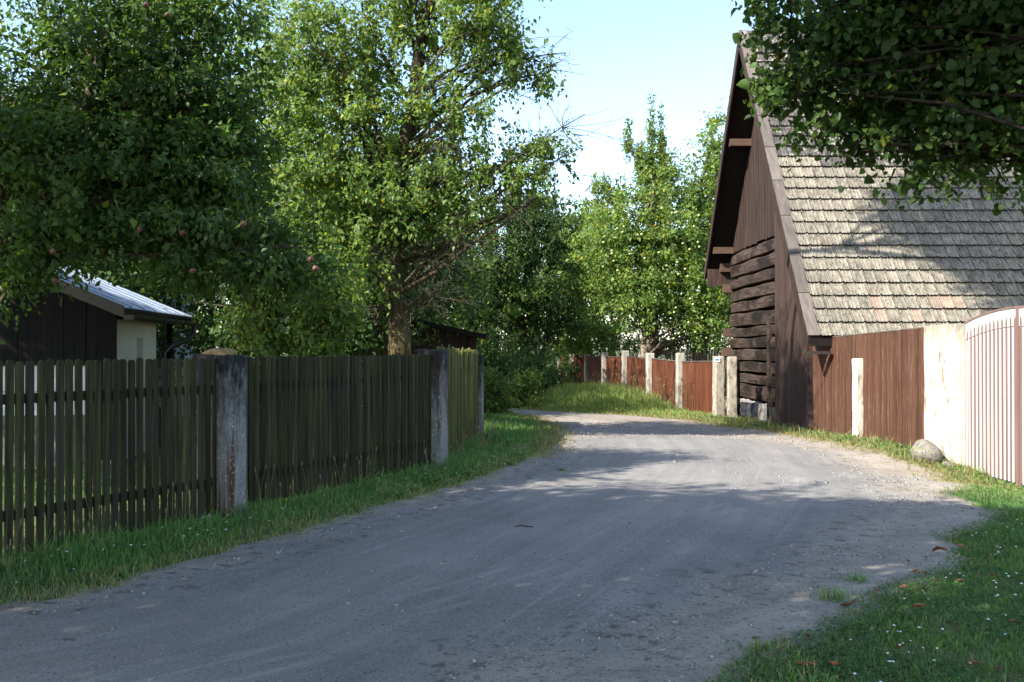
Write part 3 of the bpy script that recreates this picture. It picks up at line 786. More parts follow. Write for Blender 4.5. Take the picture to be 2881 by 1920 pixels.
# roof deck (both slopes) with rafters and purlins
roof = MB()
t_ = .1
roof.prism([(YE, ZE - .03), (YR, ZR - .03), (YR, ZR - .03 - t_*1.6), (YE + .02, ZE - .03 - t_*1.6)], 0, XE + .02, X1)
roof.prism([(YR + .002, ZR - .03), (YF, ZF - .03), (YF, ZF - .03 - t_*1.5), (YR + .002, ZR - .03 - t_*1.6)], 0, XE + .02, X1)
roof = roof.obj('roof', M['dark_wood'], barn)
# bargeboards: thin board standing on edge at each rake
mb = MB(); mb.prism([(YE - .02, ZE + .05), (YR, ZR + .05), (YR, ZR - .42), (YE + .1, ZE - .36)], 0, XE - .03, XE + .012); mb.obj('barge_board', M['barn_board'], barn)
mb = MB(); mb.prism([(YR + .002, ZR + .05), (YF + .05, ZF + .02), (YF + .02, ZF - .32), (YR + .002, ZR - .40)], 0, XE - .03, XE + .012); mb.obj('barge_board', M['barn_board'], barn)
def ronto(x, s, nn):   # point on the near slope
    return (x, YE + s*(YR - YE)/LN + nn*(-(ZR - ZE)/LN), ZE + s*(ZR - ZE)/LN + nn*((YR - YE)/LN))
nseg = 9
for i in range(nseg):
    s0, s1 = LN*i/nseg + .004, LN*(i+1)/nseg - .004
    V = []
    for nn in (.012, .05):
        for (x, s) in ((XE - .04, s0), (XE + .2, s0), (XE + .2, s1), (XE - .04, s1)): V.append(ronto(x, s, nn + (.012 if s == s0 else 0)))
    mb = MB(); mb.add(V, [(3,2,1,0),(4,5,6,7),(0,1,5,4),(1,2,6,5),(2,3,7,6),(3,0,4,7)]); mb.obj('verge_board', M['verge'], barn)
# purlins carrying the overhang
for (y, dz) in ((28.75, -.42), (31.1, -.36), (24.6, -.45), (22.6, -.45)):
    mb = MB(); z = zroof(y) + dz; mb.box(XE + .1, XG + .25, y - .09, y + .09, z - .1, z + .1); mb.obj('purlin', M['purlin'], barn)
mb = MB(); mb.box(XE + .014, XG + .1, 31.55, 31.59, 3.55, 4.1); mb.obj('eave_board', M['barn_board'], barn)
for y0_, w_ in ((27.3, .12), (29.6, .12)):
    pass
# gutter stub and bracket at the eave foot
mb = MB()
mb.prism([(YE - .10, ZE - .36), (YE + .05, ZE - .36), (YE + .05, ZE - .32), (YE - .10, ZE - .30)], 0, XE - .08, XE + .42)
mb.obj('gutter', M['dark_metal'], barn)
# ridge
mb = MB()
for i in range(28):
    x0 = XE - .02 + i*.35
    prof = [(-.16, -.2), (-.09, -.03), (0, .035), (.09, -.03), (.16, -.19)]
    V = [(x0, YR + a_, ZR + .06 + b_) for a_, b_ in prof] + [(x0 + .37, YR + a_*.95, ZR + .045 + b_) for a_, b_ in prof]
    mb.add(V, [(j, j+1, j+6, j+5) for j in range(4)] + [(0, 1, 2, 3, 4)])
o = mb.obj('ridge_tiles', M['tile_mass'], roof, rel=False)
L0 = barn.location
for v in o.data.vertices: v.co = (v.co.x - L0.x, v.co.y - L0.y, v.co.z - L0.z)
# tiles
TW, TL = .25, .366
def tile_mesh(seed):
    """interlocking ribbed tile: profile across, thick lower lip"""
    r = random.Random(seed)
    px = [0, .018, .03, .075, .085, .095, .15, .16, .17, .225, .236, .248]
    pz = [.038, .042, .012, .008, .03, .008, .008, .03, .008, .01, .026, .026]
    n = len(px)
    V = []; F = []
    for k, (s, add) in enumerate(((-.005, .05), (.39, -.004))):
        for a_, z_ in zip(px, pz): V.append((a_, s + (r.uniform(-.004, .004) if k == 0 else 0), z_ + add))
    for a_ in px: V.append((a_, .035, .012))
    for j in range(n - 1):
        F.append((j, j+1, n+j+1, n+j)); F.append((2*n+j, 2*n+j+1, j+1, j))
    return V, F
tvars = [tile_mesh(k) for k in range(4)]
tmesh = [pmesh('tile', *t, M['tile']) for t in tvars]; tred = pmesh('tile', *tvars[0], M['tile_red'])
slope_ang = math.atan2(ZR - ZE, YR - YE)
rows = int(LN / TL); cols = int((X1 - XE - .25) / TW)
allt = []
for i in range(rows):
    for j in range(cols):
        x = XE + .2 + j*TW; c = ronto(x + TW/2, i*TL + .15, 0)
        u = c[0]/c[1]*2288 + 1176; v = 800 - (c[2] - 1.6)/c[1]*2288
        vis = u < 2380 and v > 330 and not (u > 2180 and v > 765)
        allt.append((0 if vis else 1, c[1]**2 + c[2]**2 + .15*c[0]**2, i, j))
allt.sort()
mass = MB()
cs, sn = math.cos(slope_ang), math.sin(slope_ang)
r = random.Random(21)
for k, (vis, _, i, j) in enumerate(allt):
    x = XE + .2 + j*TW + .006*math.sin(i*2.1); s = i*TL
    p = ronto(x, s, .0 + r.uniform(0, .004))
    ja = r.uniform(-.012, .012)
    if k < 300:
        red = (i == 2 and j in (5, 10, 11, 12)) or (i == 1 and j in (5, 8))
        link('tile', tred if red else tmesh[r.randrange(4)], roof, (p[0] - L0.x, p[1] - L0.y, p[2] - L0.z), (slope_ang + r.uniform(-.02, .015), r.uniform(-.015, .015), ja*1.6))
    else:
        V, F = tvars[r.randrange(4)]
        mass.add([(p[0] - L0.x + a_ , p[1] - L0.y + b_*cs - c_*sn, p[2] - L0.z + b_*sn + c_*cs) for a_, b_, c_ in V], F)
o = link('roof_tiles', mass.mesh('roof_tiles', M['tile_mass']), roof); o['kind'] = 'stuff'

# ------------------------------------------------------------------ shed in the left yard
sh = empty('shed', (-5.14, 13.2, 0), 'black boarded shed with pale metal roof and cream side wall behind the picket fence', 'shed', rz=R(5.6))
def sl(x): return 2.14 - .42*x      # roof height over local x (x negative away from the eave)
mb = MB(); mb.box(-5.0, -.28, .63, 2.75, 0, 2.0); o = mb.obj('wall', M['shed_wall'], sh, rel=False)
mb = MB(); mb.prism([(-5.0, 2.0), (-.28, 2.0), (-.28, sl(-.28) - .1), (-2.5, sl(-2.5) - .1), (-5.0, sl(-2.5) - .93)], 1, .63, 2.75); mb.obj('gable', M['shed_board'], sh, rel=False)
x = -5.0; r = random.Random(31)
while x < -.32:
    wv = r.uniform(.13, .16); x2 = min(x + wv, -.27)
    zt0 = (sl(x) if x > -2.5 else sl(-2.5) - .33*(-2.5 - x)) - .1; zt1 = (sl(x2) if x2 > -2.5 else sl(-2.5) - .33*(-2.5 - x2)) - .1
    x0b = 1.36 if x2 < -.36 - .25 else 0.05
    mb = MB(); mb.prism([(x, x0b), (x2 - .005, x0b), (x2 - .005, zt1), (x, zt0)], 1, .59 + r.uniform(0, .01), .625); mb.obj('front_board', M['shed_board'], sh, rel=False); x = x2
for z0_, z1_ in ((.68, 1.0), (1.01, 1.34)):
    mb = MB(); mb.box(-5.0, -.62, .52, .62, z0_, z1_); mb.obj('white_board', M['band'], sh, rel=False)
me = rough_block('plinth', -5.0, -.6, .5, .626, -.1, .67, 12, 1, 3, .015, M['rubble'], 5); link('plinth', me, sh)
# recess drawn as a flat panel, its shade painted into the colour
mb = MB(); mb.box(-.3, -.276, 1.65, 1.95, 1.3, 1.75); mb.obj('niche_shade', nmat('niche plaster with painted shade', [(.3,.29,.26), (.36,.35,.31)], 4, bump=.1, rnd=0), sh, rel=False)
# corrugated roof sheet
V = []; F = []
nc = 90
for k, xx in enumerate((0.0, -2.5)):
    for i in range(nc + 1):
        yy_ = 4.0*i/nc
        V.append((xx, yy_, sl(xx) + .012*math.cos(i*math.pi)))
for i in range(nc): F.append((i, i+1, nc+1+i+1, nc+1+i))
o = link('roof_sheet', pmesh('roof_sheet', V, F, M['metal_roof'], True), sh)
for yq in np.arange(.35, 4, .62):
    mb = MB(); mb.prism([(-2.5, sl(-2.5) + .012), (0, sl(0) + .012), (0, sl(0) + .034), (-2.5, sl(-2.5) + .034)], 1, yq, yq + .022); mb.obj('seam', M['metal_roof'], sh, rel=False)
mb = MB(); mb.prism([(-5.2, sl(-2.5) - .95), (-2.5, sl(-2.5) - .02), (-2.5, sl(-2.5) - .06), (-5.2, sl(-2.5) - .99)], 1, 0, 4.0); mb.obj('rear_roof', M['metal_roof'], sh, rel=False)
mb = MB(); mb.prism([(-2.5, sl(-2.5) - .03), (0, sl(0) - .03), (0, sl(0) - .09), (-2.5, sl(-2.5) - .09)], 1, .02, 3.98); mb.obj('roof_deck', M['shed_board'], sh, rel=False)
mb = MB(); mb.prism([(-2.5, sl(-2.5) + .02), (-.0, sl(0) + .02), (-.0, sl(0) - .14), (-2.5, sl(-2.5) - .14)], 1, -.03, -.005); mb.obj('barge_board', M['dark_metal'], sh, rel=False)
mb = MB(); mb.box(-.03, .0, 0, 4.0, sl(0) - .13, sl(0) - .02); mb.obj('fascia', M['dark_metal'], sh, rel=False)
mb = MB()
for i in range(7):
    a0, a1 = math.pi + i*math.pi/7, math.pi + (i+1)*math.pi/7
    p = [(.06 + .065*math.cos(a), sl(0) - .1 + .065*math.sin(a)) for a in (a0, a1)] + [(.06 + .058*math.cos(a), sl(0) - .1 + .058*math.sin(a)) for a in (a1, a0)]
    mb.prism(p, 1, -.02, 4.05)
mb.box(-.005, .125, -.024, -.018, sl(0) - .165, sl(0) - .1)
gu = mb.obj('gutter', M['dark_metal'], sh, rel=False)
mb = MB()
for i in range(6): mb.tube([(.06 + .07*math.cos(a), .3 + i*.7, sl(0) - .1 + .07*math.sin(a)) for a in np.linspace(math.pi, 2*math.pi, 7)], [.008]*7, 5)
mb.obj('gutter_bracket', M['dark_metal'], gu, rel=False)
mb = MB(); mb.tube([(.06, 3.9, sl(0) - .16), (.06, 3.9, sl(0) - .3), (0, 3.75, sl(0) - .4), (-.2, 3.4, sl(0) - .5), (-.3, 3.3, sl(0) - .62), (-.3, 3.3, .1)], [.045]*6, 8); mb.obj('downpipe', M['dark_metal'], sh, rel=False, smooth=True)
mb = MB(); mb.box(-2.6, -.3, 2.78, 3.9, 0, .6); mb.obj('log_stack_base', M['dark_wood'], sh, rel=False)
for yq in (3.8,):
    mb = MB(); mb.box(-.36, -.28, yq - .04, yq + .04, 0, sl(-.32) - .1); mb.obj('roof_post', M['dark_wood'], sh, rel=False)

# cottage behind
ct = empty('cottage', (-11.5, 22, 0), 'white rendered cottage with brown corner boards seen through the apple leaves', 'house')
mb = MB(); mb.box(-14.8, -8.3, 19.8, 26, -.2, 4.0); mb.obj('wall', M['cottage'], ct)
mb = MB(); mb.prism([(19.2, 3.95), (26.6, 3.95), (22.9, 7.4)], 0, -15.2, -7.9); mb.obj('roof', M['roof_dark'], ct)
mb = MB(); mb.box(-8.42, -8.2, 19.72, 19.85, -.1, 3.94); mb.obj('corner_board', M['barn_board'], ct)
mb = MB(); mb.box(-14.8, -8.43, 19.74, 19.79, 3.3, 3.46); mb.obj('beam', M['barn_board'], ct)
for xw in (-10.2, -12.4):
    mb = MB(); mb.box(xw - .5, xw + .5, 19.76, 19.795, 1.5, 2.8); f_ = mb.obj('window', M['band'], ct)
    mb = MB(); mb.box(xw - .43 + 11.5, xw - .02 + 11.5, -2.25, -2.235, 1.58, 2.72); mb.box(xw + .02 + 11.5, xw + .43 + 11.5, -2.25, -2.235, 1.58, 2.72); mb.obj('pane', M['glass'], f_, rel=False)

# rear lean-to with rusty door
lt = empty('lean_to', (-1.6, 18.4, 0), 'low dark lean-to with rusty brown panels behind the tall pear tree', 'shed')
for x0 in (-2.78, -2.42):
    mb = MB(); mb.box(x0, x0 + .34, 18.2, 18.24, 0, 2.08); mb.obj('rusty_panel', M['rust_door'], lt)
x = -2.05; r = random.Random(41)
while x < -.75:
    wv = r.uniform(.14, .2); mb = MB(); zt = 2.15 - (x + 1.9)*.25; mb.box(x, x + wv - .01, 18.22, 18.25, 0, zt - .08); mb.obj('board', M['barn_board'], lt); x += wv
mb = MB(); mb.box(-2.78, -.75, 18.26, 20.2, 0, 1.78); mb.obj('wall', M['dark_wood'], lt)
lt.location = (-1.72, 20.3, 0); lt.scale = (1.1, 1, 1.03)
for i in range(7):
    y0_ = 17.9 + i*.36 + 1.9
    mb = MB(); mb.prism([(-3.0, 2.38), (-.62, 1.8 + r.uniform(-.03, .03)), (-.62, 1.72), (-3.0, 2.3)], 1, y0_, y0_ + .35); mb.obj('roof_board', M['dark_wood'], lt)

# ------------------------------------------------------------------ foliage
def leaf_arrays(P, D, Nn, size, wide, fold, six, r):
    """leaves at P pointing along D with normal Nn"""
    n = len(P)
    D = D / (np.linalg.norm(D, axis=1)[:, None] + 1e-9)
    Sd = np.cross(D, Nn); Sd /= np.linalg.norm(Sd, axis=1)[:, None] + 1e-9
    Up = np.cross(Sd, D)
    s = size[:, None]
    w_ = (wide * size)[:, None]
    if not six:
        V = np.stack([P, P + D*s*.45 - Sd*w_*.5 + Up*s*fold, P + D*s - Up*s*.1, P + D*s*.45 + Sd*w_*.5 + Up*s*fold], 1).reshape(-1, 3)
        b = np.arange(n)[:, None]*4
        F = np.concatenate([b + np.array([[0, 1, 2]]), b + np.array([[0, 2, 3]])], 0)
        return V, F, 4
    V = np.stack([P, P + D*s*.22 - Sd*w_*.48 + Up*s*fold, P + D*s*.62 - Sd*w_*.4 + Up*s*fold*.8, P + D*s - Up*s*.12, P + D*s*.62 + Sd*w_*.4 + Up*s*fold*.8, P + D*s*.22 + Sd*w_*.48 + Up*s*fold], 1).reshape(-1, 3)
    b = np.arange(n)[:, None]*6
    F = np.concatenate([b + np.array([[0, 1, 2, 3]]), b + np.array([[0, 3, 4, 5]])], 0)
    return V, F, 6

def bez(p0, p1, p2, n):
    t = np.linspace(0, 1, n)[:, None]
    return (1-t)**2*p0 + 2*t*(1-t)*p1 + t*t*p2

def tree(name, label, group, trunk, blobs, nleaf, lsize, lmat, bmat, seed, cat='tree', limbs=3, wide=.6, six=False, droop=.3, clr=.17, per=26, tint=.3, yellow=.03, twigs=5, limb_r=.06, bare=None, shell=.45, upright=False, crown_name='crown', lean_limbs=None):
    """trunk: list of (x,y,z,r); blobs: (x,y,z,rx,ry,rz,density)"""
    r = np.random.default_rng(seed)
    T = np.array(trunk, float)
    base = empty(name, (T[0, 0], T[0, 1], g1(T[0, 0], T[0, 1])), label, cat, group)
    o3 = np.array(base.location)
    Vs, Fs = [], []; nv = 0
    def addtube(P, rad, n):
        nonlocal nv
        V, F = tube(P, rad, n); Vs.append(V - o3); Fs.append(np.array(F) + nv); nv += len(V)
    # smooth trunk
    tt = np.linspace(0, len(T) - 1, len(T)*4)
    TP = np.stack([np.interp(tt, np.arange(len(T)), T[:, k]) for k in range(4)], 1)
    TP[1:-1, :3] += r.normal(0, .02, (len(TP) - 2, 3)) * TP[1:-1, 3:4] * 4
    rad = TP[:, 3] * (1 + .1*np.sin(np.arange(len(TP))*1.9))
    rad[0] *= 1.5
    addtube(TP[:, :3], rad, 9)
    # clusters
    B = np.array(blobs, float)
    vol = B[:, 3]*B[:, 4]*B[:, 5]*B[:, 6]
    ncl = max(8, nleaf // per)
    cnt = np.maximum(1, (ncl * vol**.85 / (vol**.85).sum()).astype(int))
    allC, allD = [], []
    for bi, (bx, by, bz, rx_, ry_, rz_, de) in enumerate(B):
        c0 = np.array([bx, by, bz]); rr = np.array([rx_, ry_, rz_])
        # limbs to this blob
        k = min(len(TP) - 1, int(np.argmin(np.linalg.norm(TP[:, :3] - (c0 - np.array([0, 0, rz_ + .4 + .25*abs(bx - T[0, 0])])), axis=1))))
        ends = []
        for li in range(limbs):
            kk_ = max(1, min(len(TP) - 1, k + r.integers(-2, 3)))
            p0 = TP[kk_, :3]; q = r.normal(size=3); q /= np.linalg.norm(q)
            p2 = c0 + q*rr*r.uniform(.3, .85)
            mid = (p0 + p2)/2 + np.array([0, 0, .12*np.linalg.norm(p2 - p0)]) + r.normal(0, .08, 3)*np.linalg.norm(p2 - p0)
            P = bez(p0, mid, p2, 9); P[1:-1] += r.normal(0, .025, (7, 3))
            lr = min(limb_r * (.6 + .4*np.linalg.norm(p2 - p0)/3), TP[kk_, 3]*.7)
            addtube(P, np.linspace(lr, .012, 9), 5)
            ends.append(P)
            for ti in range(twigs):
                s_ = r.integers(3, 9); a_ = P[s_]; q = r.normal(size=3); q[2] = q[2]*.6 + .15; q /= np.linalg.norm(q)
                e_ = a_ + q*np.mean(rr)*r.uniform(.35, .8)
                W = bez(a_, (a_ + e_)/2 + r.normal(0, .08, 3), e_, 5)
                addtube(W, np.linspace(.012, .003, 5)*max(1, lsize/.08), 3)
        n = cnt[bi]
        q = r.normal(size=(n, 3)); q /= np.linalg.norm(q, axis=1)[:, None]
        u = r.uniform(0, 1, n)**shell
        # lumpy outline so the crown is uneven
        lump = 1 + .22*np.sin(q[:, 0]*4 + bi) * np.cos(q[:, 1]*3.3 + bi*2) + .16*np.sin(q[:, 2]*6 + q[:, 0]*5)
        C = c0 + q*rr*(u*lump)[:, None]
        C += (np.round(C/(clr*3.2))*clr*3.2 - C)*.42      # draw the sprays together into clumps
        allC.append(C); allD.append(q)
    C = np.concatenate(allC); Q = np.concatenate(allD)
    n = len(C)
    m = np.maximum(4, r.poisson(per, n))
    idx = np.repeat(np.arange(n), m)
    N_ = len(idx)
    # every cluster is a short spray: leaves sit along an axis
    ax = Q + r.normal(0, .5, (n, 3)) + np.array([0, 0, 1.6 if upright else -droop*.6]); ax /= np.linalg.norm(ax, axis=1)[:, None]
    tpar = r.uniform(-1, 1, N_)
    P = C[idx] + ax[idx]*(tpar*clr*1.6)[:, None] + r.normal(0, clr*.42, (N_, 3))
    D = ax[idx]*.6 + r.normal(0, .65, (N_, 3)) + np.array([0, 0, -droop])
    Nn = r.normal(0, .6, (N_, 3)) + np.array([0, 0, .55]) + Q[idx]*.6
    size = lsize * np.clip(np.exp(r.normal(-.06, .3, N_)), .4, 1.6) * (1 + r.normal(0, .1, n))[idx]
    V, F, kv = leaf_arrays(P - o3, D, Nn, size, wide * r.uniform(.8, 1.15, N_), .12, six, r)
    lum = (1 + r.normal(0, tint*.45, n))[idx] * (1 + r.normal(0, tint*.6, N_))
    lum = np.clip(lum, .45, 1.9)
    col = np.stack([lum*(1 + r.normal(0, .08, N_)), lum, lum*(1 + r.normal(0, .08, N_))], 1)
    ye = r.random(N_) < yellow
    col[ye] *= np.array([2.3, 1.5, .8])
    col = np.repeat(col, kv, 0)
    V_ = np.concatenate(Vs); F_ = np.concatenate(Fs)
    link('trunk', fastmesh('trunk', V_, F_, bmat, True), base)
    link(crown_name, fastmesh(crown_name, V, F, lmat, False, col), base)
    if bare:
        Vs, Fs = [], []; nv = 0
        for (p, q, spread, k_, ln) in bare:
            p = np.array(p); q = np.array(q)
            P = bez(p, (p + q)/2 + np.array([0, 0, .15]), q, 9); P[1:-1] += r.normal(0, .02, (7, 3)); addtube(P, np.linspace(.03, .008, 9), 5)
            for _ in range(k_):
                s_ = r.uniform(.25, 1); a_ = P[int(s_*8)]
                dd = (q - p)/np.linalg.norm(q - p)*.5 + r.normal(0, spread, 3); dd[2] -= .1
                e_ = a_ + dd*ln*r.uniform(.5, 1.2)
                W = bez(a_, (a_ + e_)/2 + r.normal(0, .07, 3)*ln*2, e_, 6); addtube(W, np.linspace(.0075, .003, 6), 3)
                for __ in range(3):
                    s2 = r.integers(1, 6); a2 = W[s2]; e2 = a2 + (dd*.6 + r.normal(0, .45, 3))*ln*.35; addtube(np.stack([a2, (a2 + e2)/2 + r.normal(0, .02, 3), e2]), np.array([.005, .004, .003]), 3)
        link('bare_twigs', fastmesh('bare_twigs', np.concatenate(Vs), np.concatenate(Fs), M['twig'], True), base)
    return base

def blob(u, v, Y, rx_, ry_, rz_, de=1.0, dy=0):
    p = PD(u, v, Y); return (p[0], Y + dy, p[2], rx_, ry_, rz_, de)

# tall pear tree in the middle
t = tree('pear_tree', 'tall old pear tree with mossy trunk and bare twigs behind the picket fence', None,
     [(-1.98,17.3,-.1,.25),(-1.95,17.3,1.0,.2),(-1.96,17.32,2.0,.19),(-2.1,17.35,3.0,.17),(-2.05,17.4,4.4,.14),(-1.75,17.5,5.8,.12),(-1.55,17.5,7.4,.1),(-.6,17.3,9.4,.09),(1.6,16.6,11,.06)],
     [blob(790,430,17.32,1.28,1.16,1.05,1.2), blob(700,330,17.32,1,1.05,1,1), blob(720,130,17.54,1.44,1.26,1.33,1.1), blob(950,40,17.54,1.44,1.26,1.22,0.6), blob(1110,40,17.32,0.83,0.95,0.89,1.3),
      blob(1040,260,17.32,1.11,1.16,0.83,0.54), blob(1180,150,17.32,0.39,0.53,0.5,1.26), blob(1250,175,17.32,0.39,0.42,0.33,1.3), blob(1150,380,17.32,0.89,0.84,0.56,0.81), blob(1255,350,17.32,0.5,0.53,0.31,1.3), blob(1210,430,17.43,0.61,0.63,0.33,1.26),
      blob(830,620,16.65,0.67,0.53,0.47,1.1), blob(920,500,17.21,1,0.95,0.61,0.9), blob(1040,480,17.32,0.78,0.84,0.56,1.26), blob(850,250,17.32,0.89,0.95,0.78,0.8), blob(1000,400,17.21,0.78,0.84,0.5,0.8),
      (-2.6,18.2,9.2,1.7,1.6,1.2,.6), (2.7,16.2,11.3,1.3,1.2,1.1,1.8), (3.7,15.9,11.0,1.3,1.2,1.1,1.8), (1.9,15.8,11.1,.5,.6,.45,1.8), (3.3,15.2,10.0,1.0,.9,.75,1.8), (3.9,16.5,12.2,1.3,1.2,1,1.8), (4.4,15.4,10.6,1.0,.9,.9,1.8), (1.4,16.8,11.6,.8,.8,.5,1.08), (2.6,16.9,12.5,1.4,1.1,.8,1.8), (3.4,17.2,12.8,1.2,1.1,.8,1.8), (1.5,17,12.3,.7,.7,.5,1.62)],  # high lobes out of view, added to cast the leafy shadow on the barn roof
     118000, .086, M['leaf_pear'], M['bark_moss'], 101, limbs=3, wide=.62, clr=.16, per=20, yellow=.025, droop=.45, twigs=7, limb_r=.045,
     bare=[((-1.89,17.3,3.6), PD(1345,262,17.32), .5, 46, .8), ((-1.8,17.4,3.3), PD(1335,340,17.2), .5, 40, .7), ((-1.6,17.5,6.2), PD(1300,120,17.3), .5, 34, .7), ((-1.78,17.3,5.15), PD(1290,140,17.21), .5, 20, .6), ((-1.89,17.3,3.15), PD(1050,560,16.87), .6, 34, .6), ((-1.94,17.3,2.27), PD(1010,680,16.98), .6, 44, .5),
           ((-1.89,17.3,2.71), PD(1090,520,16.98), .6, 30, .6), ((-1.94,17.3,2.38), PD(760,740,16.87), .5, 30, .5), ((-1.67,17.3,6.04), PD(1200,90,17.32), .5, 22, .7), ((-1.89,17.3,4.71), PD(1060,330,16.87), .5, 44, .5), ((-1.78,17.3,5.6), PD(1000,180,16.98), .5, 30, .6),
           ((-2.11,17.3,5.6), PD(700,90,16.87), .5, 30, .6), ((-1.78,17.3,3.04), PD(1230,470,17.32), .5, 30, .6)])

# apple tree over the left yard
ap = tree('apple_tree', 'spreading apple tree with red apples hanging over the shed', None,
     [(-6.3,10.2,-.1,.24),(-6.0,10.2,1.2,.19),(-5.6,10.3,2.2,.17),(-5.0,10.4,2.9,.14),(-4.6,10.5,3.8,.1),(-4.3,10.6,5.0,.06)],
     [blob(120,540,10.2,.95,1,.32,1.1), blob(20,640,10.0,.4,.5,.28,.9), blob(300,520,10.6,.8,1,.32,1.1), blob(470,560,10.5,.75,.9,.45,1.1), blob(610,600,10.5,.5,.7,.42,1.1), blob(690,600,10.5,.35,.5,.32,.9), blob(300,380,10.8,1.7,1.4,.6,1.1),
      blob(80,300,10.8,1.2,1.4,.9,.5), blob(340,200,11.0,1.3,1.3,.8,1), blob(500,380,10.8,.55,.9,.7,1), blob(250,60,11,1.3,1.2,.6,.5), blob(430,30,11,1.0,1.1,.5,.5), blob(490,220,10.8,.45,.7,.5,.6)],
     60000, .074, M['leaf_apple'], M['bark'], 102, limbs=3, wide=.6, clr=.15, per=18, yellow=.012, six=False, droop=.35, limb_r=.06)
am = rock('apple', .03, .03, .028, 3, M['apple'], 8, 6)
L1 = ap.location
for (u, v) in [(121,577),(125,644),(418,535),(320,527),(560,515),(443,622),(334,10),(384,33),(725,617),(714,596)]:
    p = PD(u, v, random.uniform(9.5, 9.8)); link('apple', am, ap, (p[0]-L1.x, p[1]-L1.y, p[2]-L1.z), (random.random()*3, random.random()*3, 0))

tree('young_apple_tree', 'young apple tree with thin dark trunk and sunlit leaves just behind the long fence panel', None,
     [(-3.3,14,-.1,.07),(-3.36,14,1.0,.06),(-3.36,14,1.8,.055),(-3.3,14,2.6,.04)],
     [blob(590,690,13.8,.36,.45,.5,1), blob(580,770,13.6,.25,.4,.3,1), blob(755,740,14,.48,.55,.33,1), blob(700,775,13.8,.35,.4,.22,1), blob(690,640,14,.8,.8,.35,.8)],
     6500, .085, M['leaf_pear'], M['bark'], 103, limbs=2, wide=.58, clr=.13, per=16, yellow=.03, droop=.45, limb_r=.03)

# linden at the top right
tree('linden_tree', 'large linden whose dark broad leaved boughs hang in front of the barn roof', None,
     [(7.0,5.4,-.2,.45),(6.95,5.5,1.8,.38),(6.8,5.9,4,.33),(6.4,6.6,7,.27),(5.6,8,10,.2),(4.6,9.6,12.5,.12)],
     [blob(1770,25,8.2,.26,.45,.2,1), blob(1760,190,8.4,.16,.3,.2,.9), blob(1850,170,8.2,.32,.45,.3,1.1), blob(1900,80,8.2,.36,.45,.28,1.1), blob(1800,240,8.2,.2,.3,.11,1), blob(1950,270,8.2,.36,.45,.22,1.1), blob(2000,340,8.2,.24,.35,.14,1), blob(2120,375,8.2,.3,.45,.14,1), blob(2280,260,7.9,.6,.7,.34,1.2), blob(2190,380,7.9,.2,.3,.1,1), blob(2320,335,7.9,.3,.4,.13,1),
      blob(2050,110,8.4,.72,.9,.48,1.3), blob(2250,90,8.4,.85,1,.6,1.3), blob(2150,230,8.2,.6,.8,.38,1.3), blob(2420,200,7.8,.75,.9,.7,1.2), blob(2350,40,7.8,.6,.8,.6,1.2), blob(2100,-40,8.3,.9,1.1,.4,1), blob(2330,-60,8.2,1.1,1.2,.6,1),
      (6.2,7.2,6.6,1.6,1.6,1.1,.3), (1.2,6.1,6.3,1.2,1.1,.65,1.2), (2.4,6.4,6.1,1.2,1.1,.65,1.2), (.5,5.4,6.9,1,1,.6,1), (1.9,5.6,7.2,1.5,1.4,.8,.75), (3.3,6.2,6.5,1.4,1.3,.8,.6), (4.8,6.4,6.8,1.4,1.3,.8,.4), (5.6,8,9,1.8,1.8,1.5,.15)],  # unseen lobes over the lane, added to shade the hanging boughs
     120000, .062, M['leaf_linden'], M['bark_dark'], 104, limbs=2, wide=.86, six=True, clr=.13, per=20, yellow=.03, tint=.5, droop=.55, limb_r=.014)

# orchard behind the far fence
GO = 'orchard trees behind the far red brown fence'
tree('apple_tree', 'leaning pale trunked apple tree full of fruit above the far fence', GO,
     [(4.9,38,-.4,.36),(5.0,38,1.2,.26),(5.35,38,2.1,.27),(5.2,38,3.6,.18),(5.3,38,6,.1),(5.4,38,8,.05)],
     [blob(1420,560,37.6,1.5,1.6,1.5,1), blob(1470,660,37.2,1.7,1.5,1.3,1), blob(1540,540,38,1.4,1.5,1.7,1), blob(1520,430,38.5,1.1,1.2,1.2,.9), blob(1590,660,37.5,1.1,1.3,1.5,1), blob(1420,470,38.5,.9,1,.8,.6), blob(1600,740,37.2,.8,1.2,.7,1), blob(1640,740,37,.7,.8,.9,.9)],
     42000, .125, M['leaf_light'], M['bark_pale'], 105, limbs=3, wide=.62, clr=.26, per=22, yellow=.05, tint=.4, limb_r=.08)
oa = [o for o in COL.objects if o.name.startswith('apple_tree') and o.location.y > 30][0]
M['green_apple'] = nmat('pale green apple', [(.3,.36,.12), (.42,.44,.2)], 5, rough=.4, bump=0, rnd=.15, spec=.4)
gm = rock('apple', .05, .05, .047, 5, M['green_apple'], 8, 6)
for _ in range(60):
    p = PD(random.uniform(1380, 1640), random.uniform(470, 780), random.uniform(35.9, 36.6)); link('apple', gm, oa, tuple(p - np.array(oa.location)))
tree('water_shoots', 'slender upright leafy shoots standing above the orchard crowns against the sky', GO,
     [(5.6,38.6,-.4,.08),(5.6,38.6,3,.07),(5.5,38.6,6,.06),(5.45,38.6,9,.03)],
     [blob(1445,330,38.6,.18,.2,1.2,1), blob(1468,370,38.6,.2,.2,1.1,1), blob(1500,300,38.6,.17,.2,1.5,1), blob(1520,340,38.6,.2,.2,1.5,1), blob(1490,390,38.6,.5,.4,1.0,1), blob(1530,400,38.6,.4,.4,.9,.8), blob(1375,430,38.3,.3,.3,.6,.6), blob(1400,440,38.3,.3,.3,.6,.6)],
     6500, .13, M['leaf_light'], M['bark'], 106, limbs=2, wide=.45, clr=.14, per=12, upright=True, twigs=2, droop=0, limb_r=.03, shell=.7)
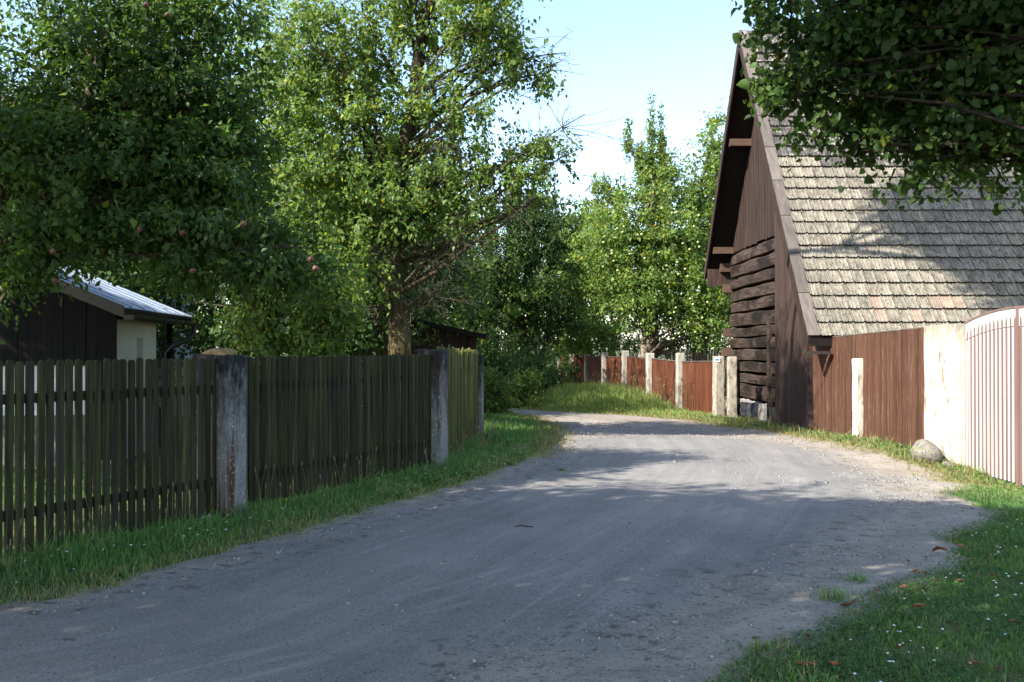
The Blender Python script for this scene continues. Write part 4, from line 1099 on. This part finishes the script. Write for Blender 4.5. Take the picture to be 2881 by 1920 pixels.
tree('pear_tree', 'yellow green pear tree rising close to the barn gable', GO,
     [(7.6,40,-.4,.2),(7.4,40,2,.17),(7.2,40,4,.13),(7.4,40,7,.08)],
     [blob(1640,370,40,.85,1,1.6,1), blob(1610,460,40,.9,1,1.2,1), blob(1650,560,40,1.1,1.2,1.6,1), blob(1660,290,40,.4,.5,.8,.6), blob(1610,600,40,1.0,1.2,1.4,.9), blob(1670,700,39,.9,1,1.2,1), (8.6,40,6.5,1.4,1.3,2.4,.8)],
     19000, .14, M['leaf_light'], M['bark'], 107, limbs=2, wide=.66, clr=.28, per=20, yellow=.09, tint=.35)
tree('cherry_tree', 'rounded fruit tree with reddish tips left of the leaning apple trunk', GO,
     [(3.7,46,-.3,.19),(3.5,46,1.8,.16),(3.2,46,4,.12),(3.1,46,6,.07)],
     [blob(1330,560,45.9,1.49,1.74,1.49,1), blob(1310,640,45.9,1.12,1.49,1.36,1), blob(1390,620,45.4,1.24,1.49,1.61,1), blob(1330,760,44.9,1.05,1.24,0.99,1), blob(1400,770,44.6,0.74,0.99,0.74,0.9), blob(1370,500,46.5,1.12,1.24,0.87,0.8), blob(1300,790,44.4,0.5,0.62,0.5,0.8)],
     26000, .14, M['leaf_light'], M['bark'], 108, limbs=3, wide=.6, clr=.26, per=20, yellow=.07, tint=.4)

# dark trees in the middle distance
GM = 'dark trees beyond the bend of the lane'
tree('willow_tree', 'dark leaning tree in the shade where the lane disappears', GM,
     [(1.3,41,-.4,.4),(.9,41,1.0,.33),(.2,41,2.8,.26),(-.4,41,4.6,.18),(.2,41.3,6.5,.1)],
     [blob(1180,520,40.9,1.83,1.95,1.59,1), blob(1260,560,41.5,1.59,1.83,1.83,1), blob(1130,620,40.3,1.59,1.83,1.34,1), blob(1230,680,41,1.71,1.83,1.34,1), blob(1110,720,39.6,1.22,1.46,0.98,1), blob(1290,730,42.1,1.22,1.46,1.22,1), blob(1220,480,41.5,1.34,1.46,0.73,0.9)],
     38000, .145, M['leaf_dark'], M['bark'], 109, limbs=3, wide=.36, clr=.27, per=22, droop=.9, yellow=.03, limb_r=.09)
for i, (x, y_, h, rr, lb, m_) in enumerate([
      (-19,34,10,4,'large tree far left beyond the white cottage','leaf_dark'), (-24,24,9.5,4,'large tree at the far left edge of the gardens','leaf_dark'), (-15,46,11,4.5,'tall distant tree behind the cottage roof','leaf_dark'), (-3.8,30,9,2.5,'tall tree added to shade the lane bend', 'leaf_dark'), (-3.2,26,7.5,2.3,'broad dark fruit tree behind the lean-to roof', 'leaf_dark'), (-6.2,23,8.5,2.8,'tall dark tree rising behind the young apple tree', 'leaf_dark'), (-10.5,30,10.5,3.6,'high dense tree behind the white cottage', 'leaf_dark'),  # the lane bend tree is added to darken the trees beyond
      (-4.5,34,9.5,3.2,'tall grey green tree glimpsed behind the pear crown', 'leaf_dark'), (1.0,52,7.6,3.4,'mid green tree closing the view over the lane bend', 'leaf_dark'), (-2.2,40,7.5,2.8,'green tree beyond the left yard', 'leaf_light'),
      (5.6,56,8,3.6,'distant dense tree behind the rounded fruit tree', 'leaf_dark'), (9.2,48,8,3.2,'distant dark tree hidden behind the yellow green pear tree', 'leaf_dark'), (-8.2,18.5,5.2,1.9,'low dark tree beside the shed roof', 'leaf_dark'), (-3.9,19,5.0,1.7,'bushy tree with deep shade left of the lean-to', 'leaf_dark')]):
    tree('garden_tree' if x < 0 and y_ < 32 else 'woodland_tree', lb, 'trees filling the gardens behind', [(x, y_, -.3, .2), (x + .1, y_, h*.3, .15), (x, y_, h*.6, .1), (x, y_, h*.8, .05)],
         [(x, y_, h*.62, rr, rr, h*.3, 1), (x - rr*.5, y_ - .4, h*.42, rr*.7, rr*.7, h*.24, 1), (x + rr*.5, y_ - .3, h*.45, rr*.7, rr*.7, h*.24, 1), (x + .2, y_, h*.82, rr*.6, rr*.6, h*.16, .9), (x - rr*.2, y_ - .5, h*.24, rr*.8, rr*.8, h*.14, .9), (x + rr*.45, y_ - .5, h*.2, rr*.6, rr*.6, h*.13, .9)],
         17000, .15 if y_ > 30 else .12, M[m_], M['bark'], 200 + i, limbs=2, wide=.6, clr=.3, per=24, twigs=3)

# shrubs along the lane
GS = 'bushes along the lane'
for i, (x, y_, rx_, h, lb, m_, nl) in enumerate([(-.55,27.2,.42,1.25,'yellow green bush lit at the end of the picket fence','leaf_light',3000), (.3,30.9,.6,1.0,'small bush with yellowish leaves by the lane','leaf_light',3000), (.7,38.6,1.3,1.7,'dark bush under the leaning tree','leaf_dark',6000),
      (2.3,46.5,1.3,1.9,'dark bush at the shaded end of the far fence','leaf_dark',5000), (.5,35.2,1.0,1.5,'low dark bush where the lane leaves the sunlight','leaf_dark',5000), (-.5,33.6,.9,1.6,'dark bush behind the last lane bend','leaf_dark',4500), (-.9,31.5,1.2,2.3,'grey green bush beyond the picket fence','leaf_dark',6000), (-2.6,29.5,1.4,2.4,'leafy bush behind the lean-to','leaf_light',6000), (-.7,40,1.5,2.4,'dense bush deep in the shade','leaf_dark',5000)]):
    z0 = g1(x, y_)
    tree('bush', lb, GS, [(x, y_, z0, .05), (x, y_, z0 + h*.5, .03)], [(x, y_, z0 + h*.55, rx_, rx_, h*.5, 1), (x + rx_*.5, y_ - .2, z0 + h*.35, rx_*.6, rx_*.6, h*.35, 1), (x - rx_*.5, y_, z0 + h*.3, rx_*.6, rx_*.6, h*.3, 1)], nl, .1, M[m_], M['bark'], 300 + i, cat='bush', limbs=4, clr=.2, per=18, limb_r=.02, crown_name='foliage')

# trees outside the frame shading the lane, a third added to shade the shed
GB = 'trees standing beside the viewpoint'
for i, (tr, bl, n) in enumerate([
    ([(-8.2,3.6,-.1,.3),(-7.9,3.7,2.5,.24),(-7.2,3.8,5,.18),(-6.6,4,7,.1)], [(-4.8,3.1,5.9,1.8,1.6,1.3,1), (-2.5,4.2,5.7,1.5,1.4,1.0,1), (-2.7,4.2,6.6,1.4,1.2,.8,1), (-7.2,3,5.4,1.7,1.6,1.5,1), (-7.2,5.2,5.1,1.5,1.4,1.2,1), (-7.2,7.4,6,1.5,1.4,1.2,.9), (-6.5,3.5,7.6,1.8,1.8,1.2,.8)], 40000),
    ([(-5.5,-2.2,-.1,.34),(-5.3,-2,2.5,.28),(-4.6,-1.2,5,.2),(-3.8,-.6,7.4,.1)], [(-1.5,2.1,6.1,1.7,1.5,1.1,1), (-3,.2,6.1,1.9,1.7,1.3,1), (-5.1,1,5.3,1.7,1.6,1.3,1), (-7.2,.8,5.4,1.7,1.6,1.4,1), (-1,-.4,6.4,1.7,1.6,1.1,1), (-4.5,-2.5,7,2,2,1.6,1), (.6,1.2,6.6,1.3,1.3,.8,.8)], 40000),
    ([(-10.8,9.4,-.1,.25),(-10.6,9.4,3,.2),(-10.2,9.6,5.5,.12),(-9.8,9.8,7,.07)], [(-9.3,10.5,5.2,1.6,1.6,1.5,1), (-10.8,9,6.4,1.8,1.8,1.6,1), (-9.2,8.6,6,1.4,1.4,1.3,.9)], 12000)]):
    tree('shade_tree', ['broad tree beside the lane left of the viewpoint', 'broad tree leaning over the lane behind the viewpoint', 'unseen tree added left of the black shed to shade it'][i], GB, tr, bl, n, .165, M['leaf_apple'], M['bark'], 400 + i, limbs=3, clr=.3, per=22, twigs=2)

# ------------------------------------------------------------------ grass
def blades(x, y, h, wdt, tint_rgb, r, lean=.5):
    n = len(x)
    z = gz(x, y)
    th = r.uniform(0, 2*math.pi, n)
    a = np.stack([np.cos(th), np.sin(th), np.zeros(n)], 1)
    ld = r.uniform(0, 2*math.pi, n); lm = (np.abs(r.normal(0, lean, n)) * h)[:, None]
    l_ = np.stack([np.cos(ld), np.sin(ld), np.zeros(n)], 1)
    b = np.stack([x, y, z - .01], 1)
    up = np.array([0, 0, 1.0])
    hh = h[:, None]; w2 = wdt[:, None]/2
    V = np.stack([b - a*w2, b + a*w2, b + l_*lm*.35 + up*hh*.6 + a*w2*.8, b + l_*lm*.35 + up*hh*.6 - a*w2*.8, b + l_*lm + up*hh*np.clip(1 - lm/hh*.25, .4, 1)], 1).reshape(-1, 3)
    bi = np.arange(n)[:, None]*5
    F = np.concatenate([bi + np.array([[0, 1, 2]]), bi + np.array([[0, 2, 3]]), bi + np.array([[3, 2, 4]])], 0)
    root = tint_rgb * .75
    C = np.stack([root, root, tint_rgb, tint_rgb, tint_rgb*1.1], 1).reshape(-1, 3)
    return V, F, C
green = np.array([.088, .185, .06]); fresh = np.array([.14, .25, .062]); straw = np.array([.33, .285, .14])
def tints(n, pst, r, g0=green, g1_=fresh):
    t = r.random((n, 1)); c = g0*(1-t) + g1_*t
    c = c * r.uniform(.7, 1.3, (n, 1))
    s_ = r.random(n) < pst
    c[s_] = straw * .9 * r.uniform(.6, 1.25, (s_.sum(), 1))
    return c
FL = np.array([between(P0, P1, -3, 0)[0], P1, P2, P3, (-.5, 22), (-2.5, 27.5)])
FR = np.array([(6.9, 31), (6.5, 24.2), (6.5, 21.9), (6.55, 21.6), (7.17, 17.25), (7.3, 16.2), (7.3, 12), (7.3, 0)])
def left_of(x, y, P):   # x of the polyline at y
    o = np.argsort(P[:, 1]); return np.interp(y, P[o, 1], P[o, 0])
def scatter(n, x0, x1, y0, y1, r): return r.uniform(x0, x1, n), r.uniform(y0, y1, n)
r = np.random.default_rng(50)
VV, FF, CC = {}, {}, {}
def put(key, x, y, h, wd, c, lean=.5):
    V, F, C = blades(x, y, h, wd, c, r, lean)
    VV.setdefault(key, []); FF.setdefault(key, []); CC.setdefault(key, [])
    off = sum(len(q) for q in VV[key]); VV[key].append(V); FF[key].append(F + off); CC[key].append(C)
def thin(x, y, extra=1.0, p=1.3, y0=5.0):
    return r.random(len(x)) < np.minimum(1, (y0/np.maximum(y, .1))**p * extra)
# left verge
x, y = scatter(420000, -6.5, 1.6, 3.8, 29, r)
d_road = -sdist(x, y, road_poly); xf = left_of(x, y, FL)
ok = (d_road > -.2 + .10*wob(x, y, 1.6)) & (x > xf + .0) & (x < 1.5) & (y < 28.6)
ok &= thin(x, y, 1.0, 1.1, 8.0)
ok &= r.random(len(x)) < np.clip((d_road + .14*wob(x, y, 2.2, 4) + .2)/.3, .03, 1)
x, y, d_road, xf = x[ok], y[ok], d_road[ok], xf[ok]
nearf = np.clip((x - xf)/1.0, 0, 1)
edge = np.clip(d_road/.55, 0, 1)
h = (.02 + .13*edge*(1 - .55*nearf)) * r.uniform(.35, 1.3, len(x)) * (1 + .45*wob(x, y, .8, 2)) + .012
far = y > 17
h[far] *= 1.5
put('left', x, y, np.clip(h, .02, .5), .0035 + .0006*y*r.uniform(.6, 1.3, len(x)), tints(len(x), np.clip(.75*(1 - np.clip(d_road/.75, 0, 1)) + .05 + .15*wob(x, y, .7), 0, 1), r)*1.2, .7)
# yard lawn behind the fence
x, y = scatter(90000, -9, -.6, 5.5, 30, r)
xf = left_of(x, y, FL)
ok = (x < xf - .08) & thin(x, y, 1.0, 1.0, 9.0) & ~((x < -5.1) & (y > 13.2)) 
x, y = x[ok], y[ok]
put('yard', x, y, .07*r.uniform(.6, 2.2, len(x)), .004 + .0007*y*r.uniform(.6, 1.3, len(x)), tints(len(x), .08, r), .5)
# right lawn and strip along the board fence
x, y = scatter(800000, 0.4, 8.0, 3.2, 27.5, r)
d_road = -sdist(x, y, road_poly); xf = left_of(x, y, FR)
ok = (d_road > -.26 - .2*np.clip((6.5 - y)/1.5, 0, 1) + .11*wob(x, y, 1.6)) & (x < xf - .03) & (x > .45)
ok &= thin(x, y, 1.0, 1.2, 7.0)
ok &= (x/np.maximum(y, .1) < .62)
ok &= r.random(len(x)) < np.clip((d_road + .16*wob(x, y, 1.7, 4) + .12*wob(x, y, 4.6, 1) + .26 + .2*np.clip((6.5 - y)/1.5, 0, 1))/.3, .03, 1) * np.clip(.9 + .5*wob(x, y, 1.1, 8), .45, 1)
x, y, d_road = x[ok], y[ok], d_road[ok]
edge = np.clip(d_road/.5, 0, 1)
strip = np.clip((y - 11)/3, 0, 1)
h = (.02 + .024*edge + .02*strip) * r.uniform(.5, 1.7, len(x)) * (1 + .3*wob(x, y, 1.3, 1))
h[(y > 15) & (r.random(len(x)) < .1)] *= 2.2
put('right', x, y, np.clip(h, .015, .4), .0032 + .00062*y*r.uniform(.6, 1.3, len(x)), tints(len(x), np.clip(.45*(1 - edge) + .04 + .5*strip + .16*wob(x, y, .6, 3), 0, 1), r), .8)
# mound before the far fence
x, y = scatter(60000, -1.5, 6.2, 26, 41, r)
d_road = -sdist(x, y, road_poly)
xf = np.interp(y, [26.9, 47], [5.6, 2.95])
ok = (d_road > 0.0 + .15*wob(x, y, .8)) & (x < xf) & (x > (y - 31)*.25 + .5) & (y > 28.6 - (x > 1.5)*3)
x, y, d_road = x[ok], y[ok], d_road[ok]
edge = np.clip(d_road/1.6, 0, 1)
tall = np.clip((y - 29)/5, .12, 1)
h = (.07 + .40*edge*tall) * r.uniform(.45, 1.4, len(x))
put('mound', x, y, h, .018*r.uniform(.7, 1.5, len(x)), tints(len(x), np.clip(.5 - .38*edge + .1*wob(x, y, .5), 0, 1), r, green*np.array([1.7,1.25,1.2]), fresh*np.array([1.7,1.25,1.2])), .5)  # tints scaled to a lighter yellow green, sunlight painted into the blades
lab = {'left': 'tall green grass on the verge along the picket fence', 'yard': 'lawn grass in the yard behind the picket fence', 'right': 'mown lawn at the lower right and along the board fence', 'mound': 'long sunlit grass before the far red brown fence'}
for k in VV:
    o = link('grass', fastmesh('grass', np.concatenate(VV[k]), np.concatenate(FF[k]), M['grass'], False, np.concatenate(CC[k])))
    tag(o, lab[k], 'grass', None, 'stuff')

# clover leaves low in the lawn
nc_ = 60000
x, y = scatter(nc_*3, .9, 6, 3.6, 12, r)
ok = (-sdist(x, y, road_poly) > .15) & (x/y < .6) & (wob(x, y, .55, 5) > -.25) & thin(x, y, 1.0, 1.4, 5.0)
x, y = x[ok][:nc_], y[ok][:nc_]; n = len(x)
P = np.stack([x, y, gz(x, y) + r.uniform(.012, .045, n)], 1)
D = np.stack([r.normal(0, 1, n), r.normal(0, 1, n), r.normal(0, .25, n)], 1); Nn = np.stack([r.normal(0, .35, n), r.normal(0, .35, n), np.ones(n)], 1)
V, F, kv = leaf_arrays(P, D, Nn, r.uniform(.012, .024, n), .8*np.ones(n), .08, False, r)
tag(link('clover', fastmesh('clover', V, F, M['grass'], False, np.repeat(tints(n, .02, r, green*.95, np.array([.08, .17, .065])), kv, 0))), 'low clover leaves spread through the mown lawn', 'clover', None, 'stuff')

# broad leaved weeds
P, D, Nn, Sz = [], [], [], []
def rosette(x0, y0, k, s0):
    z0 = g1(x0, y0)
    for _ in range(k):
        a = r.uniform(0, 6.28); P.append((x0 + r.normal(0, .015), y0 + r.normal(0, .015), z0 + r.uniform(.01, .05))); D.append((math.cos(a), math.sin(a), r.uniform(.1, .9))); Nn.append((r.normal(0, .2), r.normal(0, .2), 1)); Sz.append(s0*r.uniform(.6, 1.3))
for _ in range(130):
    y0 = r.uniform(5.6, 24); rosette(left_of(None, y0, FL) + abs(r.normal(.3, .35)) + .06, y0, int(r.integers(6, 13)), .075)
for _ in range(90):
    y0 = r.uniform(12.5, 26); rosette(left_of(None, y0, FR) - abs(r.normal(.15, .2)) - .05, y0, int(r.integers(6, 14)), .07)
for _ in range(70):
    y0 = r.uniform(4.4, 11); x0 = r.uniform(1.5, 5.5)
    if sdist(np.array([x0]), np.array([y0]), road_poly)[0] < -.1 and x0/y0 < .58: rosette(x0, y0, int(r.integers(5, 10)), .045)
n = len(P)
V, F, kv = leaf_arrays(np.array(P), np.array(D), np.array(Nn), np.array(Sz), np.full(n, .5), .1, False, r)
tag(link('weeds', fastmesh('weeds', V, F, M['grass'], False, np.repeat(tints(n, .05, r, green*.9, np.array([.12, .24, .06])), kv, 0))), 'broad leaved plantain and dock rosettes scattered through the verges', 'weeds', None, 'stuff')

# tufts out on the gravel
GT = 'grass tufts growing in the gravel edge'
tl = ['grass tuft in the gravel below the lawn tongue', 'thin green tuft out on the gravel', 'bushy tuft beside the rust brown leaf', 'tiny weed tuft on the sunlit gravel', 'low tuft at the ragged lawn corner', 'small tuft among the foreground pebbles', 'tuft on the edge of the left verge']
for (u, v, s_), lb in zip([(1965,1345,.13), (2025,1285,.05), (1915,1385,.15), (2100,1095,.06), (1740,1500,.1), (1700,1440,.05), (1290,1085,.1)], tl):
    X0, Y0 = PG(u, v); n = 140
    aa = r.uniform(0, 6.28, n); rr = np.abs(r.normal(0, s_*.7, n))
    V, F, C = blades(X0 + rr*np.cos(aa), Y0 + rr*np.sin(aa)*.8, s_*r.uniform(.3, 1.0, n), np.full(n, .006), tints(n, .1, r), r, .7)
    c0 = np.array([X0, Y0, g1(X0, Y0)])
    tag(link('grass_tuft', fastmesh('grass_tuft', V - c0, F, M['grass'], False, C), None, c0), lb, 'grass tuft', GT)

# dry seed stems along fence and mound
mb_v, mb_f = [], []
nv = 0
def stem(x, y, h, r_):
    global nv
    z = g1(x, y); lx, ly = r_.normal(0, .12, 2)*h
    P = np.array([[x, y, z], [x + lx*.4, y + ly*.4, z + h*.6], [x + lx, y + ly, z + h]])
    V, F = tube(P, np.array([.0018, .0014, .0012])*(1 + y*.06), 3); mb_v.append(V); mb_f.append(np.array(F) + nv); nv += len(V)
    hd = P[2]; Ph = np.array([hd, hd + [lx*.05, ly*.05, .02], hd + [lx*.1, ly*.1, .045]])
    V, F = tube(Ph, np.array([.003, .005, .002])*(1 + y*.05), 4); mb_v.append(V); mb_f.append(np.array(F) + nv); nv += len(V)
for _ in range(120):
    y = r.uniform(6, 18); x = left_of(None, y, FL) + abs(r.normal(.15, .25)) + .05; stem(x, y, r.uniform(.15, .45), r)
for _ in range(160):
    y = r.uniform(28, 40); x = np.interp(y, [26.9, 47], [5.6, 2.95]) - abs(r.normal(.5, .7)); stem(x, y, r.uniform(.4, 1.0), r)
tag(link('weed_stems', fastmesh('weed_stems', np.concatenate(mb_v), np.concatenate(mb_f), M['straw'])), 'dry seed stems standing in the verge grass along the fences', 'weeds', None, 'stuff')

# daisies and clover heads
V, F = [], []
def flower(x, y, z, s):
    b = len(V); k = 6
    V.append((x, y, z + .004))
    for j in range(k): V.append((x + s*math.cos(j*1.047), y + s*math.sin(j*1.047), z + r.uniform(-.003, .003)))
    for j in range(k): F.append((b, b + 1 + j, b + 1 + (j+1) % k))
for _ in range(420):
    X0, Y0 = r.uniform(1.6, 4.6), r.uniform(4.2, 9.5)
    if X0/Y0 > .56 or sdist(np.array([X0]), np.array([Y0]), road_poly)[0] > -.35: continue
    if wob(np.array([X0]), np.array([Y0]), .5, 5)[0] < -.1 and r.random() < .75: continue
    flower(X0, Y0, g1(X0, Y0) + r.uniform(.045, .075), r.uniform(.006, .012))
for _ in range(110):
    y = r.uniform(6, 17); x = left_of(None, y, FL) + r.uniform(.3, 1.1)
    if sdist(np.array([x]), np.array([y]), road_poly)[0] > -.2: continue
    flower(x, y, g1(x, y) + r.uniform(.08, .14), r.uniform(.007, .012))
tag(link('daisies', fastmesh('daisies', np.array(V), np.array(F), M['petal'])), 'small white daisies and clover heads dotted through the grass', 'flowers', None, 'stuff')

# pebbles
n = 20000
x = r.uniform(-4.5, 5.5, n*6); y = r.uniform(3.6, 24, n*6)
sr = sdist(x, y, road_poly); sa = sdist(x, y, asph_poly)
pr = np.where(sa < .25, .8, .07) * np.minimum(1, (7/y)**1.2)
ok = (sr > -.05) & (r.random(len(x)) < pr)
x, y = x[ok][:n], y[ok][:n]
n = len(x)
s = np.exp(r.normal(math.log(.0065), .55, n)); s = np.minimum(s, .03) * (1 + .03*y)
oc = np.array([(1,0,0),(0,1,0),(-1,0,0),(0,-1,0),(0,0,.8),(0,0,-.8)], float)
V = np.stack([x, y, gz(x, y) + .02], 1)[:, None, :] + oc[None] * s[:, None, None] * r.uniform(.6, 1.3, (n, 6, 1))
oF = np.array([(0,1,4),(1,2,4),(2,3,4),(3,0,4),(1,0,5),(2,1,5),(3,2,5),(0,3,5)])
F = (np.arange(n)[:, None, None]*6 + oF[None]).reshape(-1, 3)
tag(link('gravel', fastmesh('gravel', V.reshape(-1, 3), F, M['pebble'])), 'loose pebbles scattered over the lane edges', 'gravel', None, 'stuff')

# fallen leaves
def fallen(seed, s):
    q = random.Random(seed); V = []; F = []
    n = 6
    for i in range(n + 1):
        t = i/n; wv = s*.36*math.sin(math.pi*min(1, t*.92 + .05))**.7
        cu = q.uniform(-.1, .1)*s
        z = s*(.16*math.sin(t*3.1 + seed) + .06)
        V += [(s*(t - .5), -wv, z + s*.22*q.uniform(.4, 1)), (s*(t - .5), cu*.2, z), (s*(t - .5), wv, z + s*.2*q.uniform(.4, 1))]
    for i in range(n):
        for k in range(2): F.append((i*3 + k, (i+1)*3 + k, (i+1)*3 + k + 1, i*3 + k + 1))
    return pmesh('fallen_leaf', V, F, M['dry_leaf'])
fm = [fallen(k, .1) for k in range(5)]
GFL = 'fallen leaves on the grass'
spots = [(2158,1280,1.1,'largest rust brown curled leaf at the edge of the lawn'), (2207,1267,.7,'pale yellowish leaf just above the largest brown leaf'), (2297,1272,.7,None), (1945,1402,.8,'rust brown leaf beside the bushy tuft at the gravel edge'), (1860,1468,.6,None),
         (2102,1330,.7,None), (2122,1328,.5,None), (2072,1362,.6,None), (2205,1347,.7,None), (2283,1335,.7,None), (2110,1412,.8,None), (2066,1505,.6,None), (1850,1545,.9,'tan leaf lying low in the lawn at the bottom edge'), (1916,1542,.9,None), (2085,1300,.5,None), (2330,1447,.6,None), (2286,1555,.5,None), (1735,1475,.6,'brown leaf on the foreground gravel'), (2015,1368,.5,None), (2150,1345,.5,None), (2238,1545,.6,None)]
more_labels = iter(['small brown leaf close to the right frame edge below the pale leaf', 'small leaf on the gravel under the brown and bushy tuft', 'left one of two brown leaves lying together mid lawn', 'right one of two brown leaves lying together mid lawn', 'brown leaf just below the pair of leaves mid lawn',
    'slim tan leaf standing up among the daisies', 'brown leaf far right among the daisies', 'upright rust leaf in the middle of the lawn', 'pinkish brown leaf half sunk in the lower lawn', 'tan leaf right beside the one lying low at the bottom edge', 'small leaf at the tip of the upper lawn tongue', 'brown leaf at the right edge halfway down the lawn', 'leaf in the bottom right corner of the lawn', 'tiny leaf between the bushy tuft and the leaf pair', 'tiny leaf just above the slim tan leaf', 'frayed brown leaf near the bottom right of the lawn', 'another small brown leaf on the lawn'])
for i, (u, v, s_, lb) in enumerate(spots):
    X0, Y0 = PG(u, v)
    o = link('fallen_leaf', fm[i % 5], None, (X0, Y0, g1(X0, Y0) + (.035 if i not in (4, 17) else .02)), (random.uniform(-.3, .3), random.uniform(-.3, .3), random.uniform(0, 6)))
    o.scale = (s_, s_, s_)
    tag(o, lb or next(more_labels), 'leaf', GFL)
X0, Y0 = PG(1202, 1219)
mb = MB(); mb.tube([(-.07, 0, .02), (-.02, .012, .028), (.05, 0, .02), (.09, -.01, .018)], [.004, .007, .006, .003], 5)
tag(link('bark_scrap', mb.mesh('bark_scrap', M['bark']), None, (X0, Y0, g1(X0, Y0) + .015)), 'dark scrap of bark lying on the middle of the asphalt', 'bark')
